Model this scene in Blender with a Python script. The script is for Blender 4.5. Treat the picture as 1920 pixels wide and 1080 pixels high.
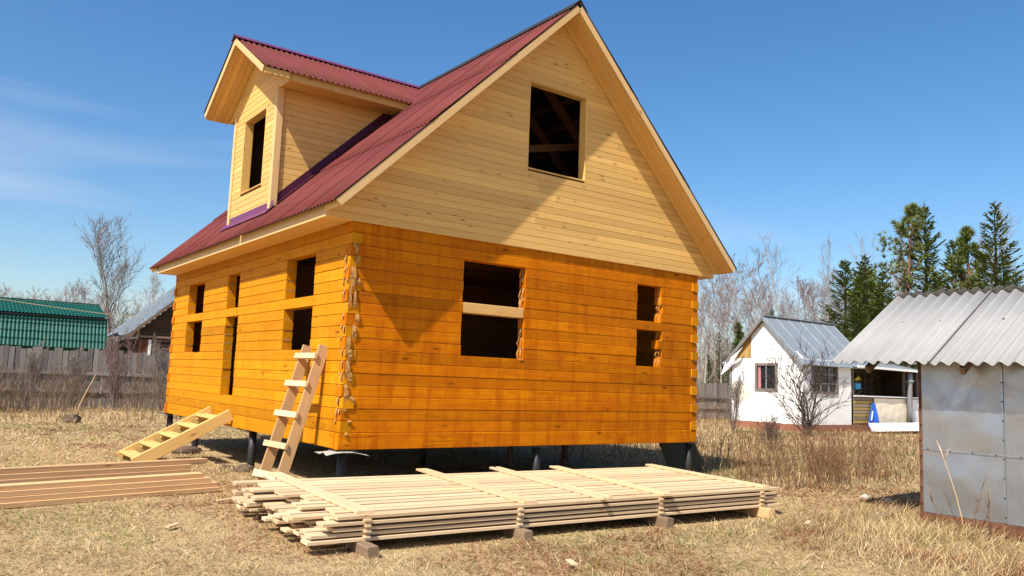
import bpy, math, random
import numpy as np
from mathutils import Matrix, Vector, noise as mnoise

rnd = random.Random(7)
scene = bpy.context.scene
for o in list(bpy.data.objects):
    bpy.data.objects.remove(o)
COL = scene.collection

# ------------------------------------------------------------------ camera
YAW, PITCH, ROLL = -0.6348, 0.1144, 0.0377
CAM = Vector((-4.2186, -9.1101, 1.479))
cy, sy, cp, sp = math.cos(YAW), math.sin(YAW), math.cos(PITCH), math.sin(PITCH)
FWD = Vector((-sy * cp, cy * cp, sp))
RIGHT = Vector((cy, sy, 0))
UP = RIGHT.cross(FWD)
r2 = RIGHT * math.cos(ROLL) + UP * math.sin(ROLL)
u2 = UP * math.cos(ROLL) - RIGHT * math.sin(ROLL)
cam_data = bpy.data.cameras.new("camera")
cam = bpy.data.objects.new("camera", cam_data)
COL.objects.link(cam)
cam.matrix_world = Matrix(((r2.x, u2.x, -FWD.x, CAM.x), (r2.y, u2.y, -FWD.y, CAM.y), (r2.z, u2.z, -FWD.z, CAM.z), (0, 0, 0, 1)))
cam_data.sensor_width = 36
cam_data.lens = 1510.2 / 1920 * 36
cam_data.clip_start = 0.1
cam_data.clip_end = 2000
scene.camera = cam

# ------------------------------------------------------------------ sun, sky, exposure
SUN_DIR = Vector((1.27, 0.455, -1.60)).normalized()          # travel direction of the light
sun_elev = math.asin(-SUN_DIR.z)
to_sun = -SUN_DIR
sun_az = math.atan2(to_sun.x, to_sun.y)                      # clockwise from +Y
sd = bpy.data.lights.new("sun", 'SUN')
sd.energy = 5.0
sd.angle = math.radians(0.53)
sd.color = (1.0, 0.94, 0.84)
sun = bpy.data.objects.new("sun", sd)
COL.objects.link(sun)
sun.location = (-20, -10, 30)
sun.rotation_euler = SUN_DIR.to_track_quat('-Z', 'Y').to_euler()

world = bpy.data.worlds.new("World")
scene.world = world
world.use_nodes = True
wt = world.node_tree
wt.nodes.clear()
wo = wt.nodes.new('ShaderNodeOutputWorld')
bg = wt.nodes.new('ShaderNodeBackground')
sky = wt.nodes.new('ShaderNodeTexSky')
sky.sky_type = 'NISHITA'
sky.sun_disc = False
sky.sun_elevation = sun_elev
sky.sun_rotation = sun_az
sky.altitude = 100
sky.air_density = 1.0
sky.dust_density = 1.4
sky.ozone_density = 2.0
bg.inputs['Strength'].default_value = 0.111
# thin cirrus: one even layer over the whole dome
CLOUD_X, CLOUD_Y = 8.3, 5.1
wtc = wt.nodes.new('ShaderNodeTexCoord')
wsep = wt.nodes.new('ShaderNodeSeparateXYZ')
wz = wt.nodes.new('ShaderNodeMath'); wz.operation = 'MAXIMUM'; wz.inputs[1].default_value = 0.0
wz2 = wt.nodes.new('ShaderNodeMath'); wz2.operation = 'ADD'; wz2.inputs[1].default_value = 0.06
wdx = wt.nodes.new('ShaderNodeMath'); wdx.operation = 'DIVIDE'
wdy = wt.nodes.new('ShaderNodeMath'); wdy.operation = 'DIVIDE'
wcb = wt.nodes.new('ShaderNodeCombineXYZ')
wmap = wt.nodes.new('ShaderNodeMapping')
wmap.inputs['Rotation'].default_value = (0, 0, -0.35)
wmap.inputs['Scale'].default_value = (0.30, 0.85, 1.0)
wmap.inputs['Location'].default_value = (CLOUD_X, CLOUD_Y, 0.0)
wn = wt.nodes.new('ShaderNodeTexNoise')
wn.inputs['Scale'].default_value = 0.62
wn.inputs['Detail'].default_value = 7
wn.inputs['Roughness'].default_value = 0.52
wn.inputs['Distortion'].default_value = 0.35
wr = wt.nodes.new('ShaderNodeValToRGB')
wr.color_ramp.elements[0].position = 0.525
wr.color_ramp.elements[0].color = (0, 0, 0, 1)
wr.color_ramp.elements[1].position = 0.80
wr.color_ramp.elements[1].color = (0.75, 0.75, 0.75, 1)
wm = wt.nodes.new('ShaderNodeMixRGB')
wm.inputs['Color2'].default_value = (4.5, 4.75, 5.5, 1)
L_ = wt.links.new
L_(wtc.outputs['Generated'], wsep.inputs[0])
L_(wsep.outputs['Z'], wz.inputs[0]); L_(wz.outputs[0], wz2.inputs[0])
L_(wsep.outputs['X'], wdx.inputs[0]); L_(wz2.outputs[0], wdx.inputs[1])
L_(wsep.outputs['Y'], wdy.inputs[0]); L_(wz2.outputs[0], wdy.inputs[1])
L_(wdx.outputs[0], wcb.inputs[0]); L_(wdy.outputs[0], wcb.inputs[1])
L_(wcb.outputs[0], wmap.inputs['Vector'])
L_(wmap.outputs[0], wn.inputs['Vector'])
L_(wn.outputs['Fac'], wr.inputs['Fac'])
L_(wr.outputs[0], wm.inputs['Fac'])
hs = wt.nodes.new('ShaderNodeHueSaturation')
hs.inputs['Saturation'].default_value = 1.31
L_(sky.outputs[0], hs.inputs['Color'])
L_(hs.outputs[0], wm.inputs['Color1'])
L_(wm.outputs[0], bg.inputs['Color'])
L_(bg.outputs[0], wo.inputs['Surface'])

vs = scene.view_settings
vs.view_transform = 'Standard'
vs.look = 'None'
vs.gamma = 1
vs.use_curve_mapping = False
vs.exposure = 0.62
scene.cycles.max_bounces = 6
scene.cycles.diffuse_bounces = 3
scene.cycles.transparent_max_bounces = 8

# ------------------------------------------------------------------ object helpers
WM = {}
def link(o, par=None, mat=None):
    """place o at world matrix mat, under par"""
    COL.objects.link(o)
    mat = mat if mat is not None else Matrix.Identity(4)
    if par is not None:
        o.parent = par
        o.matrix_parent_inverse = WM[par.name].inverted()
    o.matrix_basis = mat
    WM[o.name] = mat
    return o
def tag(o, label=None, cat=None, group=None, kind=None):
    if label: o["label"] = label
    if cat: o["category"] = cat
    if group: o["group"] = group
    if kind: o["kind"] = kind
    return o
def empty(name, loc, label, cat, group=None):
    o = bpy.data.objects.new(name, None)
    o.empty_display_size = 0.2
    link(o, None, Matrix.Translation(Vector(loc)))
    return tag(o, label, cat, group)
def mesh(name, verts, faces, mats, midx=None, smooth=False):
    me = bpy.data.meshes.new(name)
    me.from_pydata([tuple(v) for v in verts], [], faces)
    for m in (mats if isinstance(mats, (list, tuple)) else [mats]):
        me.materials.append(m)
    if midx is not None:
        me.polygons.foreach_set('material_index', midx)
    if smooth:
        me.polygons.foreach_set('use_smooth', [True] * len(me.polygons))
    me.update()
    return me
def obj(name, me, par=None, mat=None):
    return link(bpy.data.objects.new(name, me), par, mat)
def axes(origin, x, y, z):
    return Matrix(((x[0], y[0], z[0], origin[0]), (x[1], y[1], z[1], origin[1]), (x[2], y[2], z[2], origin[2]), (0, 0, 0, 1)))
BOXC = {}
def box_mesh(l, w, h, bev, mat):
    """length l on x, w on y, h on z, long edges chamfered, centred"""
    key = (round(l, 3), round(w, 4), round(h, 4), round(bev, 4), mat.name)
    if key in BOXC:
        return BOXC[key]
    y, z, b = w / 2, h / 2, min(bev, w / 3, h / 3)
    ring = [(-y + b, -z), (y - b, -z), (y, -z + b), (y, z - b), (y - b, z), (-y + b, z), (-y, z - b), (-y, -z + b)]
    vs_ = []
    e = min(b, l / 4) * 0.6
    for x, s in ((-l / 2, 0), (-l / 2 + e, 1), (l / 2 - e, 1), (l / 2, 0)):
        for (a, c) in ring:
            k = 1 if s else 0
            vs_.append((x, a if k else a * (1 - e / w), c if k else c * (1 - e / h)))
    f = [tuple(range(7, -1, -1)), tuple(range(24, 32))]
    for j in range(3):
        for i in range(8):
            a = j * 8 + i; b2 = j * 8 + (i + 1) % 8
            f.append((a, b2, b2 + 8, a + 8))
    me = mesh("board", vs_, f, mat)
    BOXC[key] = me
    return me
def beam(name, a, b, w, h, mat, par=None, up=(0, 0, 1), bev=0.004, roll=0.0):
    a, b = Vector(a), Vector(b)
    x = (b - a); l = x.length; x.normalize()
    z = Vector(up); z = (z - x * z.dot(x)).normalized()
    y = z.cross(x)
    if roll:
        q = Matrix.Rotation(roll, 3, x); y = q @ y; z = q @ z
    return obj(name, box_mesh(l, w, h, bev, mat), par, axes((a + b) / 2, x, y, z))
def tube_data(pts, rads, n=6, caps=True):
    V, F = [], []
    pts = [Vector(p) for p in pts]
    t0 = (pts[1] - pts[0]).normalized()
    ref = Vector((0, 0, 1)) if abs(t0.z) < 0.9 else Vector((1, 0, 0))
    for i, p in enumerate(pts):
        t = (pts[min(i + 1, len(pts) - 1)] - pts[max(i - 1, 0)]).normalized()
        u = t.cross(ref).normalized(); v = t.cross(u)
        for k in range(n):
            an = 2 * math.pi * k / n
            V.append(p + (u * math.cos(an) + v * math.sin(an)) * rads[i])
    for i in range(len(pts) - 1):
        for k in range(n):
            a = i * n + k; b = i * n + (k + 1) % n
            F.append((a, b, b + n, a + n))
    if caps:
        F.append(tuple(range(n - 1, -1, -1))); F.append(tuple(range((len(pts) - 1) * n, len(pts) * n)))
    return V, F
def tube(name, pts, rads, mat, par=None, n=8, smooth=True):
    if not isinstance(rads, (list, tuple)): rads = [rads] * len(pts)
    V, F = tube_data(pts, rads, n)
    o = Vector(pts[0])
    return obj(name, mesh(name, [v - o for v in V], F, mat, smooth=smooth), par, Matrix.Translation(o))
def prism(name, poly, d, mat, par=None, origin=None, inset=0.0):
    """poly: world points (planar, counter-clockwise seen from outside); thickness goes along -d"""
    poly = [Vector(p) for p in poly]; d = Vector(d)
    c = origin if origin is not None else sum(poly, Vector()) / len(poly)
    n = len(poly)
    V = [p - c for p in poly] + [p - d - c for p in poly]
    F = [tuple(range(n)), tuple(range(2 * n - 1, n - 1, -1))]
    for i in range(n):
        j = (i + 1) % n
        F.append((i, i + n, j + n, j))
    return obj(name, mesh(name, V, F, mat), par, Matrix.Translation(c))
def copy_tree(root, M2, label=None):
    r = root.copy(); COL.objects.link(r); r.matrix_basis = M2; WM[r.name] = M2
    if label: r["label"] = label
    for ch in root.children:
        c = ch.copy(); COL.objects.link(c); c.parent = r
        for g in ch.children:
            d = g.copy(); COL.objects.link(d); d.parent = c
    return r
ORD = ["first", "second", "third", "fourth", "fifth", "sixth", "seventh", "eighth", "ninth", "tenth", "eleventh", "twelfth",
       "thirteenth", "fourteenth", "fifteenth", "sixteenth", "seventeenth", "eighteenth", "nineteenth", "twentieth"]
ORD += ["twenty-" + q for q in ORD[:9]] + ["thirtieth"] + ["thirty-" + q for q in ORD[:9]] + ["fortieth"] + ["forty-" + q for q in ORD[:9]]

# ------------------------------------------------------------------ material helpers
class N:
    def __init__(s, name):
        s.m = bpy.data.materials.new(name); s.m.use_nodes = True
        s.t = s.m.node_tree; s.b = s.t.nodes['Principled BSDF']; s.out = s.t.nodes['Material Output']
        s.b.inputs['Roughness'].default_value = 0.7
    def n(s, typ, **kw):
        nd = s.t.nodes.new(typ)
        for k, v in kw.items():
            if k in nd.inputs: nd.inputs[k].default_value = v
            else: setattr(nd, k, v)
        return nd
    def l(s, a, b): s.t.links.new(a, b)
    def math(s, op, a, b=None, c=None, clamp=False):
        nd = s.t.nodes.new('ShaderNodeMath'); nd.operation = op; nd.use_clamp = clamp
        for i, v in enumerate((a, b, c)):
            if v is None: continue
            if isinstance(v, (int, float)): nd.inputs[i].default_value = v
            else: s.l(v, nd.inputs[i])
        return nd.outputs[0]
    def vmath(s, op, a, b):
        nd = s.t.nodes.new('ShaderNodeVectorMath'); nd.operation = op
        for i, v in enumerate((a, b)):
            if isinstance(v, (tuple, list)): nd.inputs[i].default_value = v
            else: s.l(v, nd.inputs[i])
        return nd.outputs[0]
    def mix(s, f, a, b, mode='MIX'):
        nd = s.t.nodes.new('ShaderNodeMixRGB'); nd.blend_type = mode
        for i, v in enumerate((f, a, b)):
            if isinstance(v, (int, float)): nd.inputs[i].default_value = v
            elif isinstance(v, (tuple, list)): nd.inputs[i].default_value = tuple(v) + ((1,) if len(v) == 3 else ())
            else: s.l(v, nd.inputs[i])
        return nd.outputs[0]
    def noise(s, vec, scale, detail=4, rough=0.55, dist=0.0):
        nd = s.n('ShaderNodeTexNoise', Scale=scale, Detail=detail, Roughness=rough, Distortion=dist)
        s.l(vec, nd.inputs['Vector']); return nd.outputs['Fac']
    def ramp(s, f, p0, p1, c0=0.0, c1=1.0):
        nd = s.t.nodes.new('ShaderNodeMapRange'); nd.clamp = True
        s.l(f, nd.inputs[0]); nd.inputs[1].default_value = p0; nd.inputs[2].default_value = p1
        nd.inputs[3].default_value = c0; nd.inputs[4].default_value = c1
        return nd.outputs[0]
    def objvec(s, random_offset=True):
        tc = s.t.nodes.new('ShaderNodeTexCoord')
        if not random_offset: return tc.outputs['Object']
        oi = s.t.nodes.new('ShaderNodeObjectInfo')
        off = s.vmath('SCALE', (17.3, 41.7, 23.9), (0, 0, 0)); s.rand = oi.outputs['Random']
        s.l(oi.outputs['Random'], off.node.inputs['Scale'])
        return s.vmath('ADD', tc.outputs['Object'], off)
    def bump(s, h, strength=0.3, dist=0.01):
        nd = s.n('ShaderNodeBump', Strength=strength, Distance=dist)
        s.l(h, nd.inputs['Height']); s.l(nd.outputs[0], s.b.inputs['Normal'])
    def color(s, c): s.l(c, s.b.inputs['Base Color'])
    def rough(s, r):
        if isinstance(r, (int, float)): s.b.inputs['Roughness'].default_value = r
        else: s.l(r, s.b.inputs['Roughness'])

def wood(name, base, dark, knot, var=0.22, grain=0.5, knots=0.5, rough=0.6, blotch=None, blotch_amt=0.5, spec=0.3, bstr=0.25, kscale=(2.6, 9.0, 9.0), hue=None, drips=None, cracks=0.0):
    """sawn wood, grain along local x"""
    s = N(name)
    v = s.objvec()
    g1 = s.noise(s.vmath('MULTIPLY', v, (0.9, 26, 26)), 1.0, 5, 0.6, 0.6)
    g2 = s.noise(s.vmath('MULTIPLY', v, (3.0, 120, 120)), 1.0, 3, 0.6)
    gr = s.math('ADD', s.math('MULTIPLY', s.ramp(g1, 0.35, 0.7), 0.7), s.math('MULTIPLY', g2, 0.3))
    c = s.mix(s.math('MULTIPLY', gr, grain), base, dark)
    # long streaks of heart wood
    st = s.noise(s.vmath('MULTIPLY', v, (0.35, 5, 5)), 1.0, 3)
    c = s.mix(s.ramp(st, 0.42, 0.72, 0, 0.45 * grain + 0.1), c, dark)
    if blotch:
        b = s.noise(s.vmath('MULTIPLY', v, (2.2, 2.6, 3.0)), 1.0, 5, 0.6, 0.8)
        c = s.mix(s.ramp(b, 0.44, 0.62, 0, blotch_amt), c, blotch)
    if drips:
        geo = s.n('ShaderNodeNewGeometry')
        dn_ = s.noise(s.vmath('MULTIPLY', geo.outputs['Position'], (7.0, 7.0, 0.9)), 1.0, 5, 0.6, 0.5)
        c = s.mix(s.ramp(dn_, 0.48, 0.64, 0, 0.78), c, drips)
        lt = s.noise(s.vmath('MULTIPLY', geo.outputs['Position'], (2.1, 2.1, 2.6)), 1.0, 4, 0.6)
        c = s.mix(s.ramp(lt, 0.52, 0.70, 0, 0.5), c, base)
    if cracks:
        cn = s.noise(s.vmath('MULTIPLY', v, (0.55, 16, 16)), 1.0, 3, 0.5, 0.3)
        cm = s.noise(s.vmath('MULTIPLY', v, (1.1, 3, 3)), 1.0, 2)
        cr = s.math('MULTIPLY', s.ramp(s.math('ABSOLUTE', s.math('SUBTRACT', cn, 0.5)), 0.0, 0.012, 1, 0), s.ramp(cm, 0.50, 0.58))
        c = s.mix(s.math('MULTIPLY', cr, cracks), c, knot)
    vo = s.n('ShaderNodeTexVoronoi', Scale=1.0, feature='F1')
    nz = s.n('ShaderNodeTexNoise', Scale=9.0, Detail=2.0)
    s.l(v, nz.inputs['Vector'])
    vv = s.vmath('ADD', s.vmath('MULTIPLY', v, kscale), s.vmath('MULTIPLY', nz.outputs['Color'], (0.12, 0.12, 0.12)))
    s.l(vv, vo.inputs['Vector'])
    sep = s.n('ShaderNodeSeparateColor'); s.l(vo.outputs['Color'], sep.inputs[0])
    pick = s.math('LESS_THAN', sep.outputs[0], knots)
    kn = s.math('MULTIPLY', s.ramp(vo.outputs['Distance'], 0.05, 0.15, 1, 0), pick)
    halo = s.math('MULTIPLY', s.ramp(vo.outputs['Distance'], 0.12, 0.32, 0.38, 0), pick)
    c = s.mix(halo, c, dark)
    c = s.mix(s.math('MULTIPLY', kn, 0.9), c, knot)
    val = s.math('ADD', s.math('MULTIPLY', s.rand, var), 1 - var / 2)
    c = s.mix(1.0, c, val, 'MULTIPLY')
    if hue:
        r2_ = s.math('FRACT', s.math('MULTIPLY', s.rand, 7.31))
        c = s.mix(s.math('MULTIPLY', r2_, 0.5), c, hue)
    s.color(c)
    s.rough(s.ramp(g1, 0.3, 0.7, rough - 0.08, rough + 0.12))
    s.b.inputs['Specular IOR Level'].default_value = spec
    s.bump(s.math('ADD', gr, s.math('MULTIPLY', kn, -0.6)), bstr, 0.004)
    return s.m
def plain(name, c1, c2, scale=6, rough=0.7, metal=0.0, bstr=0.1, var=0.0, spec=0.4, stretch=(1, 1, 1)):
    s = N(name); v = s.vmath('MULTIPLY', s.objvec(), stretch)
    n1 = s.noise(v, scale, 6, 0.6)
    c = s.mix(s.ramp(n1, 0.3, 0.7), c1, c2)
    if var: c = s.mix(1.0, c, s.math('ADD', s.math('MULTIPLY', s.rand, var), 1 - var / 2), 'MULTIPLY')
    s.color(c); s.rough(s.ramp(n1, 0.3, 0.7, max(0.05, rough - 0.1), min(1, rough + 0.1)))
    s.b.inputs['Metallic'].default_value = metal
    s.b.inputs['Specular IOR Level'].default_value = spec
    if bstr: s.bump(n1, bstr, 0.01)
    return s.m

def log_mat(name, base, dark, blotch, hue, drips):
    return wood(name, base, dark, (0.07, 0.018, 0.002), var=0.40, grain=0.75, knots=0.55, rough=0.6, blotch=blotch, blotch_amt=0.7, spec=0.08,
                kscale=(2.2, 7.0, 7.0), hue=hue, drips=drips, cracks=0.75)
M_LOG = log_mat("amber_stained_log", (0.60, 0.268, 0.006), (0.42, 0.135, 0.003), (0.50, 0.19, 0.004), (0.58, 0.22, 0.004), (0.47, 0.16, 0.002))
M_LOGG = log_mat("redder_stained_log", (0.66, 0.225, 0.001), (0.36, 0.080, 0.001), (0.43, 0.105, 0.001), (0.50, 0.135, 0.001), (0.36, 0.075, 0.0005))  # redder, deeper toned logs for the gable and back walls
M_LOGPALE = wood("bare_log", (0.62, 0.37, 0.13), (0.46, 0.24, 0.07), (0.14, 0.06, 0.02), knots=0.4)
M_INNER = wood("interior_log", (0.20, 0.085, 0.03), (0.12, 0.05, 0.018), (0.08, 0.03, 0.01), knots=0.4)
M_CLAD = wood("pine_cladding", (0.73, 0.465, 0.145), (0.57, 0.31, 0.082), (0.13, 0.05, 0.015), var=0.30, grain=0.5, knots=0.62, rough=0.5,
              spec=0.25, kscale=(3.2, 11, 11), hue=(0.60, 0.34, 0.115))
M_TRIM = wood("planed_trim", (0.68, 0.45, 0.20), (0.55, 0.32, 0.12), (0.22, 0.09, 0.03), var=0.10, grain=0.35, knots=0.3, rough=0.5)
M_SAWN = wood("fresh_sawn_board", (0.68, 0.53, 0.34), (0.52, 0.34, 0.18), (0.24, 0.11, 0.05), var=0.38, grain=0.6, knots=0.36, rough=0.75, hue=(0.62, 0.40, 0.20), cracks=.3, blotch=(0.50, 0.36, 0.22), blotch_amt=.35)
M_SAWN2 = wood("sawn_plank", (0.64, 0.42, 0.215), (0.46, 0.26, 0.115), (0.16, 0.06, 0.02), var=0.34, grain=0.6, knots=0.5, rough=0.75, cracks=.5)
M_STAIR = wood("stair_wood", (0.68, 0.46, 0.17), (0.54, 0.32, 0.09), (0.2, 0.08, 0.02), var=0.12, grain=0.45, knots=0.4)
M_LADDER = wood("ladder_wood", (0.52, 0.32, 0.145), (0.36, 0.19, 0.075), (0.09, 0.04, 0.02), var=0.15, grain=0.55, knots=0.7, kscale=(4, 9, 9), blotch=(0.38, 0.25, 0.15))
M_BLOCK = wood("grey_block", (0.25, 0.17, 0.105), (0.10, 0.062, 0.04), (0.03, 0.02, 0.015), var=0.4, grain=0.7, rough=0.9)
M_FENCE = wood("weathered_fence", (0.30, 0.265, 0.24), (0.15, 0.125, 0.112), (0.05, 0.04, 0.035), var=0.6, grain=0.8, rough=0.95, knots=0.3, bstr=0.5)
M_TOW = plain("tow_insulation", (0.48, 0.255, 0.075), (0.34, 0.16, 0.04), 40, 0.95, bstr=0.6)
M_PILE = plain("black_pile", (0.012, 0.012, 0.014), (0.03, 0.028, 0.027), 9, 0.5, bstr=0.1)
M_FILM = plain("grey_membrane", (0.42, 0.42, 0.38), (0.30, 0.29, 0.26), 12, 0.6)
def ondulin():
    s = N("red_corrugated_sheet"); v = s.objvec()
    a = s.noise(v, 2.5, 5, 0.6); b = s.noise(s.vmath('MULTIPLY', v, (60, 5, 20)), 1, 3)
    c = s.mix(s.ramp(a, 0.35, 0.7), (0.118, 0.023, 0.019), (0.150, 0.033, 0.028))
    c = s.mix(s.math('MULTIPLY', b, 0.22), c, (0.11, 0.020, 0.018))
    c = s.mix(1.0, c, s.math('ADD', s.math('MULTIPLY', s.rand, 0.10), 0.95), 'MULTIPLY')
    s.color(c); s.rough(0.75); s.b.inputs['Specular IOR Level'].default_value = 0.2
    s.bump(s.noise(v, 180, 2), 0.12, 0.002)
    return s.m
M_RED = ondulin()
M_BLACK = plain("black_sheet_underside", (0.010, 0.009, 0.009), (0.02, 0.018, 0.018), 10, 0.85)
M_PURPLE = plain("purple_flashing", (0.125, 0.020, 0.075), (0.15, 0.028, 0.09), 5, 0.4, metal=0.0, bstr=0.03, spec=0.5)
M_PURPLE_SHADE = plain("shaded_purple_flashing", (0.050, 0.006, 0.022), (0.065, 0.009, 0.030), 5, 0.45, bstr=0.03, spec=0.3)  # side strips: purple flashing with shade put into its colour
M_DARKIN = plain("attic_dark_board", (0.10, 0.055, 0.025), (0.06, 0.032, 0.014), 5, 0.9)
# ================================================================== the new timber house
Z0 = 0.57
WID, LEN = 6.43, 8.31
house = empty("log_house", (WID / 2, LEN / 2, 0), "unfinished orange timber house on piles with steep red roof and dormer", "house")
ZC = [0.0, 0.203] + [0.203 + 0.1448 * k for k in range(1, 19)]      # tops of the courses
T = 0.15
GABLE_OPEN = [(1.673, 2.731, 8, 12), (1.673, 2.731, 13, 17), (4.986, 5.55, 8, 12), (4.986, 5.55, 13, 17)]
SIDE_OPEN = [(1.08, 2.11, 8, 12), (1.08, 2.11, 13, 17), (4.15, 4.80, 3, 12), (4.19, 4.82, 13, 17), (6.19, 7.23, 8, 12), (6.19, 7.23, 13, 17)]
def log_wall(axis, off, inward, length, opens, seed, mat=M_LOG, pale=None, name="wall"):
    """axis 0: runs along x at y=off ; axis 1: runs along y at x=off"""
    rr = random.Random(seed)
    def P(u, v, z):
        return Vector((u, off + inward * v, z + Z0)) if axis == 0 else Vector((off + inward * v, u, z + Z0))
    # the wall part: tow seams laid between the logs, recessed
    V, F = [], []
    spans_all = []
    for k in range(len(ZC) - 1):
        ev = (k % 2 == 0) == (axis == 0)
        u0, u1 = (0.0, length) if ev else (T, length - T)
        cuts = sorted((a, b) for a, b, k0, k1 in opens if k0 <= k < k1)
        spans, cur = [], u0
        for a, b in cuts:
            spans.append((cur, a)); cur = b
        spans.append((cur, u1))
        spans_all.append(spans)
    for k in range(len(ZC) - 1):
        if k == 0: continue
        for (a, b) in spans_all[k]:
            a2, b2 = max(a, T * 0.5), min(b, length - T * 0.5)
            for (c0, c1) in spans_all[k - 1]:
                s0, s1 = max(a2, c0), min(b2, c1)
                if s1 - s0 < 0.05: continue
                n0 = len(V)
                for u in (s0, s1):
                    for v in (0.014, T - 0.014):
                        for z in (ZC[k] - 0.012, ZC[k] + 0.012):
                            V.append(P(u, v, z))
                F += [tuple(n0 + i for i in q) for q in ((0, 1, 3, 2), (4, 6, 7, 5), (0, 4, 5, 1), (2, 3, 7, 6), (0, 2, 6, 4), (1, 5, 7, 3))]
    c = P(length / 2, T / 2, 0)
    w = obj(name, mesh(name, [v - c for v in V], F, M_TOW), house, Matrix.Translation(c))
    for k in range(len(ZC) - 1):
        z0, z1 = ZC[k], ZC[k + 1]
        sp_ = spans_all[k]
        for i, (a, b) in enumerate(sp_):
            j0 = rr.uniform(-0.006, 0.007) if i > 0 else rr.uniform(-0.024, 0.002)
            j1 = rr.uniform(-0.007, 0.007) if i < len(sp_) - 1 else rr.uniform(-0.004, 0.008)
            if i > 0 and len(sp_) > 1 and abs(a - 5.55) < 0.01 and axis == 0:
                j0 = rr.choice((-0.07, -0.02, 0.0, 0.02))
            jy = rr.uniform(-0.003, 0.003)
            parts = [(a + j0, b + j1, mat)]
            if pale and k == 12:
                parts = [(a + j0, pale[0], mat), (pale[0], pale[1], M_LOGPALE), (pale[1], b + j1, mat)]
            elif len(sp_) == 1 and b - a > 4 and rr.random() < 0.45:      # butt joint
                m = a + (b - a) * rr.uniform(0.3, 0.7)
                parts = [(a + j0, m - 0.0015, mat), (m + 0.0015, b + j1, mat)]
            for (s0, s1, mm) in parts:
                vmid = T / 2 + jy
                A, B = P(s0, vmid, (z0 + z1) / 2), P(s1, vmid, (z0 + z1) / 2)
                beam("log", A, B, T, z1 - z0 - 0.005, mm, w, bev=0.006, roll=rr.uniform(-0.004, 0.004))
    return w
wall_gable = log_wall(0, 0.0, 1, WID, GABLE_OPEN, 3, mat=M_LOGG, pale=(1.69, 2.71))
wall_side = log_wall(1, 0.0, 1, LEN, SIDE_OPEN, 5)
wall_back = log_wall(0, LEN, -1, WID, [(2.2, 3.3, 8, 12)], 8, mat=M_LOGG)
wall_right = log_wall(1, WID, -1, LEN, [(5.2, 6.3, 8, 12)], 9)
wall_gable["label"] = "gable end wall of orange stained logs"
wall_side["label"] = "long side wall of orange stained logs with the door opening"

def hp(x, y, z): return Vector((x, y, z + Z0))
# floors and joists inside
def slab(name, x0, x1, y0, y1, z0, z1, mat, par):
    c = Vector(((x0 + x1) / 2, (y0 + y1) / 2, (z0 + z1) / 2))
    return obj(name, box_mesh(x1 - x0, y1 - y0, z1 - z0, 0.002, mat), par, Matrix.Translation(c))
slab("subfloor", T + .005, WID - T - .005, T + .005, LEN - T - .005, Z0 + 0.10, Z0 + 0.16, M_DARKIN, house)
slab("ceiling", 0.02, WID - 0.02, 0.03, LEN - 0.03, Z0 + 2.835, Z0 + 2.87, M_DARKIN, house)
for i in range(9):
    y = 0.6 + i * 0.9
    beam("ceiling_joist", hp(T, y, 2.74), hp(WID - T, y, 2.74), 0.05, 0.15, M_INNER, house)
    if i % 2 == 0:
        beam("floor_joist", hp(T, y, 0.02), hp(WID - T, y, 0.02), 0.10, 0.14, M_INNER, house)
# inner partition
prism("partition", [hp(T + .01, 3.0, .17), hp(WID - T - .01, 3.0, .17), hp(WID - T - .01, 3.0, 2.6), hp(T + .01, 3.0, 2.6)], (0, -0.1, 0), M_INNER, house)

# piles
PX, PY = (0.085, 3.1, WID - 0.09), (0.085, 3.27, 6.33, LEN - 0.1)
for i, px in enumerate(PX):
    for j, py in enumerate(PY):
        pl_ = tube("pile", [(px, py, -0.3), (px, py, 0.2), (px, py, Z0 - 0.014)], 0.057, M_PILE, house, n=14)
        c = Vector((px, py, Z0 - 0.010))
        obj("cap_plate", box_mesh(0.25, 0.25, 0.010, 0.002, M_PILE), pl_, Matrix.Translation(c))
# torn membrane under the front corner
def sheet_patch(name, pts, mat, par=None, thick=0.003, label=None):
    """pts: rows of world points -> thin bent sheet"""
    R_, C_ = len(pts), len(pts[0])
    c = Vector(pts[0][0])
    nrm = (Vector(pts[0][1]) - c).cross(Vector(pts[1][0]) - c).normalized() * thick
    V = [Vector(p) - c for row in pts for p in row]
    V += [v - nrm for v in V]
    F = []; n = R_ * C_
    for i in range(R_ - 1):
        for j in range(C_ - 1):
            a = i * C_ + j
            F.append((a, a + 1, a + C_ + 1, a + C_)); F.append((a + n, a + C_ + n, a + C_ + 1 + n, a + 1 + n))
    for i in range(R_ - 1):
        for j in (0, C_ - 1):
            a = i * C_ + j; F.append((a, a + C_, a + C_ + n, a + n))
    for j in range(C_ - 1):
        for i in (0, R_ - 1):
            a = i * C_ + j; F.append((a, a + 1, a + 1 + n, a + n))
    return obj(name, mesh(name, V, F, mat, smooth=False), par, Matrix.Translation(c))
mr = random.Random(2)
sheet_patch("membrane", [[(x, y, Z0 - 0.012 - 0.03 * max(0, -x - 0.05) * 5 * mr.random() - (0.04 if x > 0.3 else 0) - mr.uniform(0, .012)) for y in (-0.14, -0.05, 0.05, 0.2)]
                          for x in (-0.22, -0.12, 0.0, 0.15, 0.34)], M_FILM, house)
sheet_patch("membrane", [[(x, y, Z0 - 0.02 - mr.uniform(0, .02) - max(0, y - LEN) * .3) for y in (LEN - .2, LEN, LEN + 0.12)] for x in (-0.16, 0.0, 0.12)], M_FILM, house)

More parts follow.
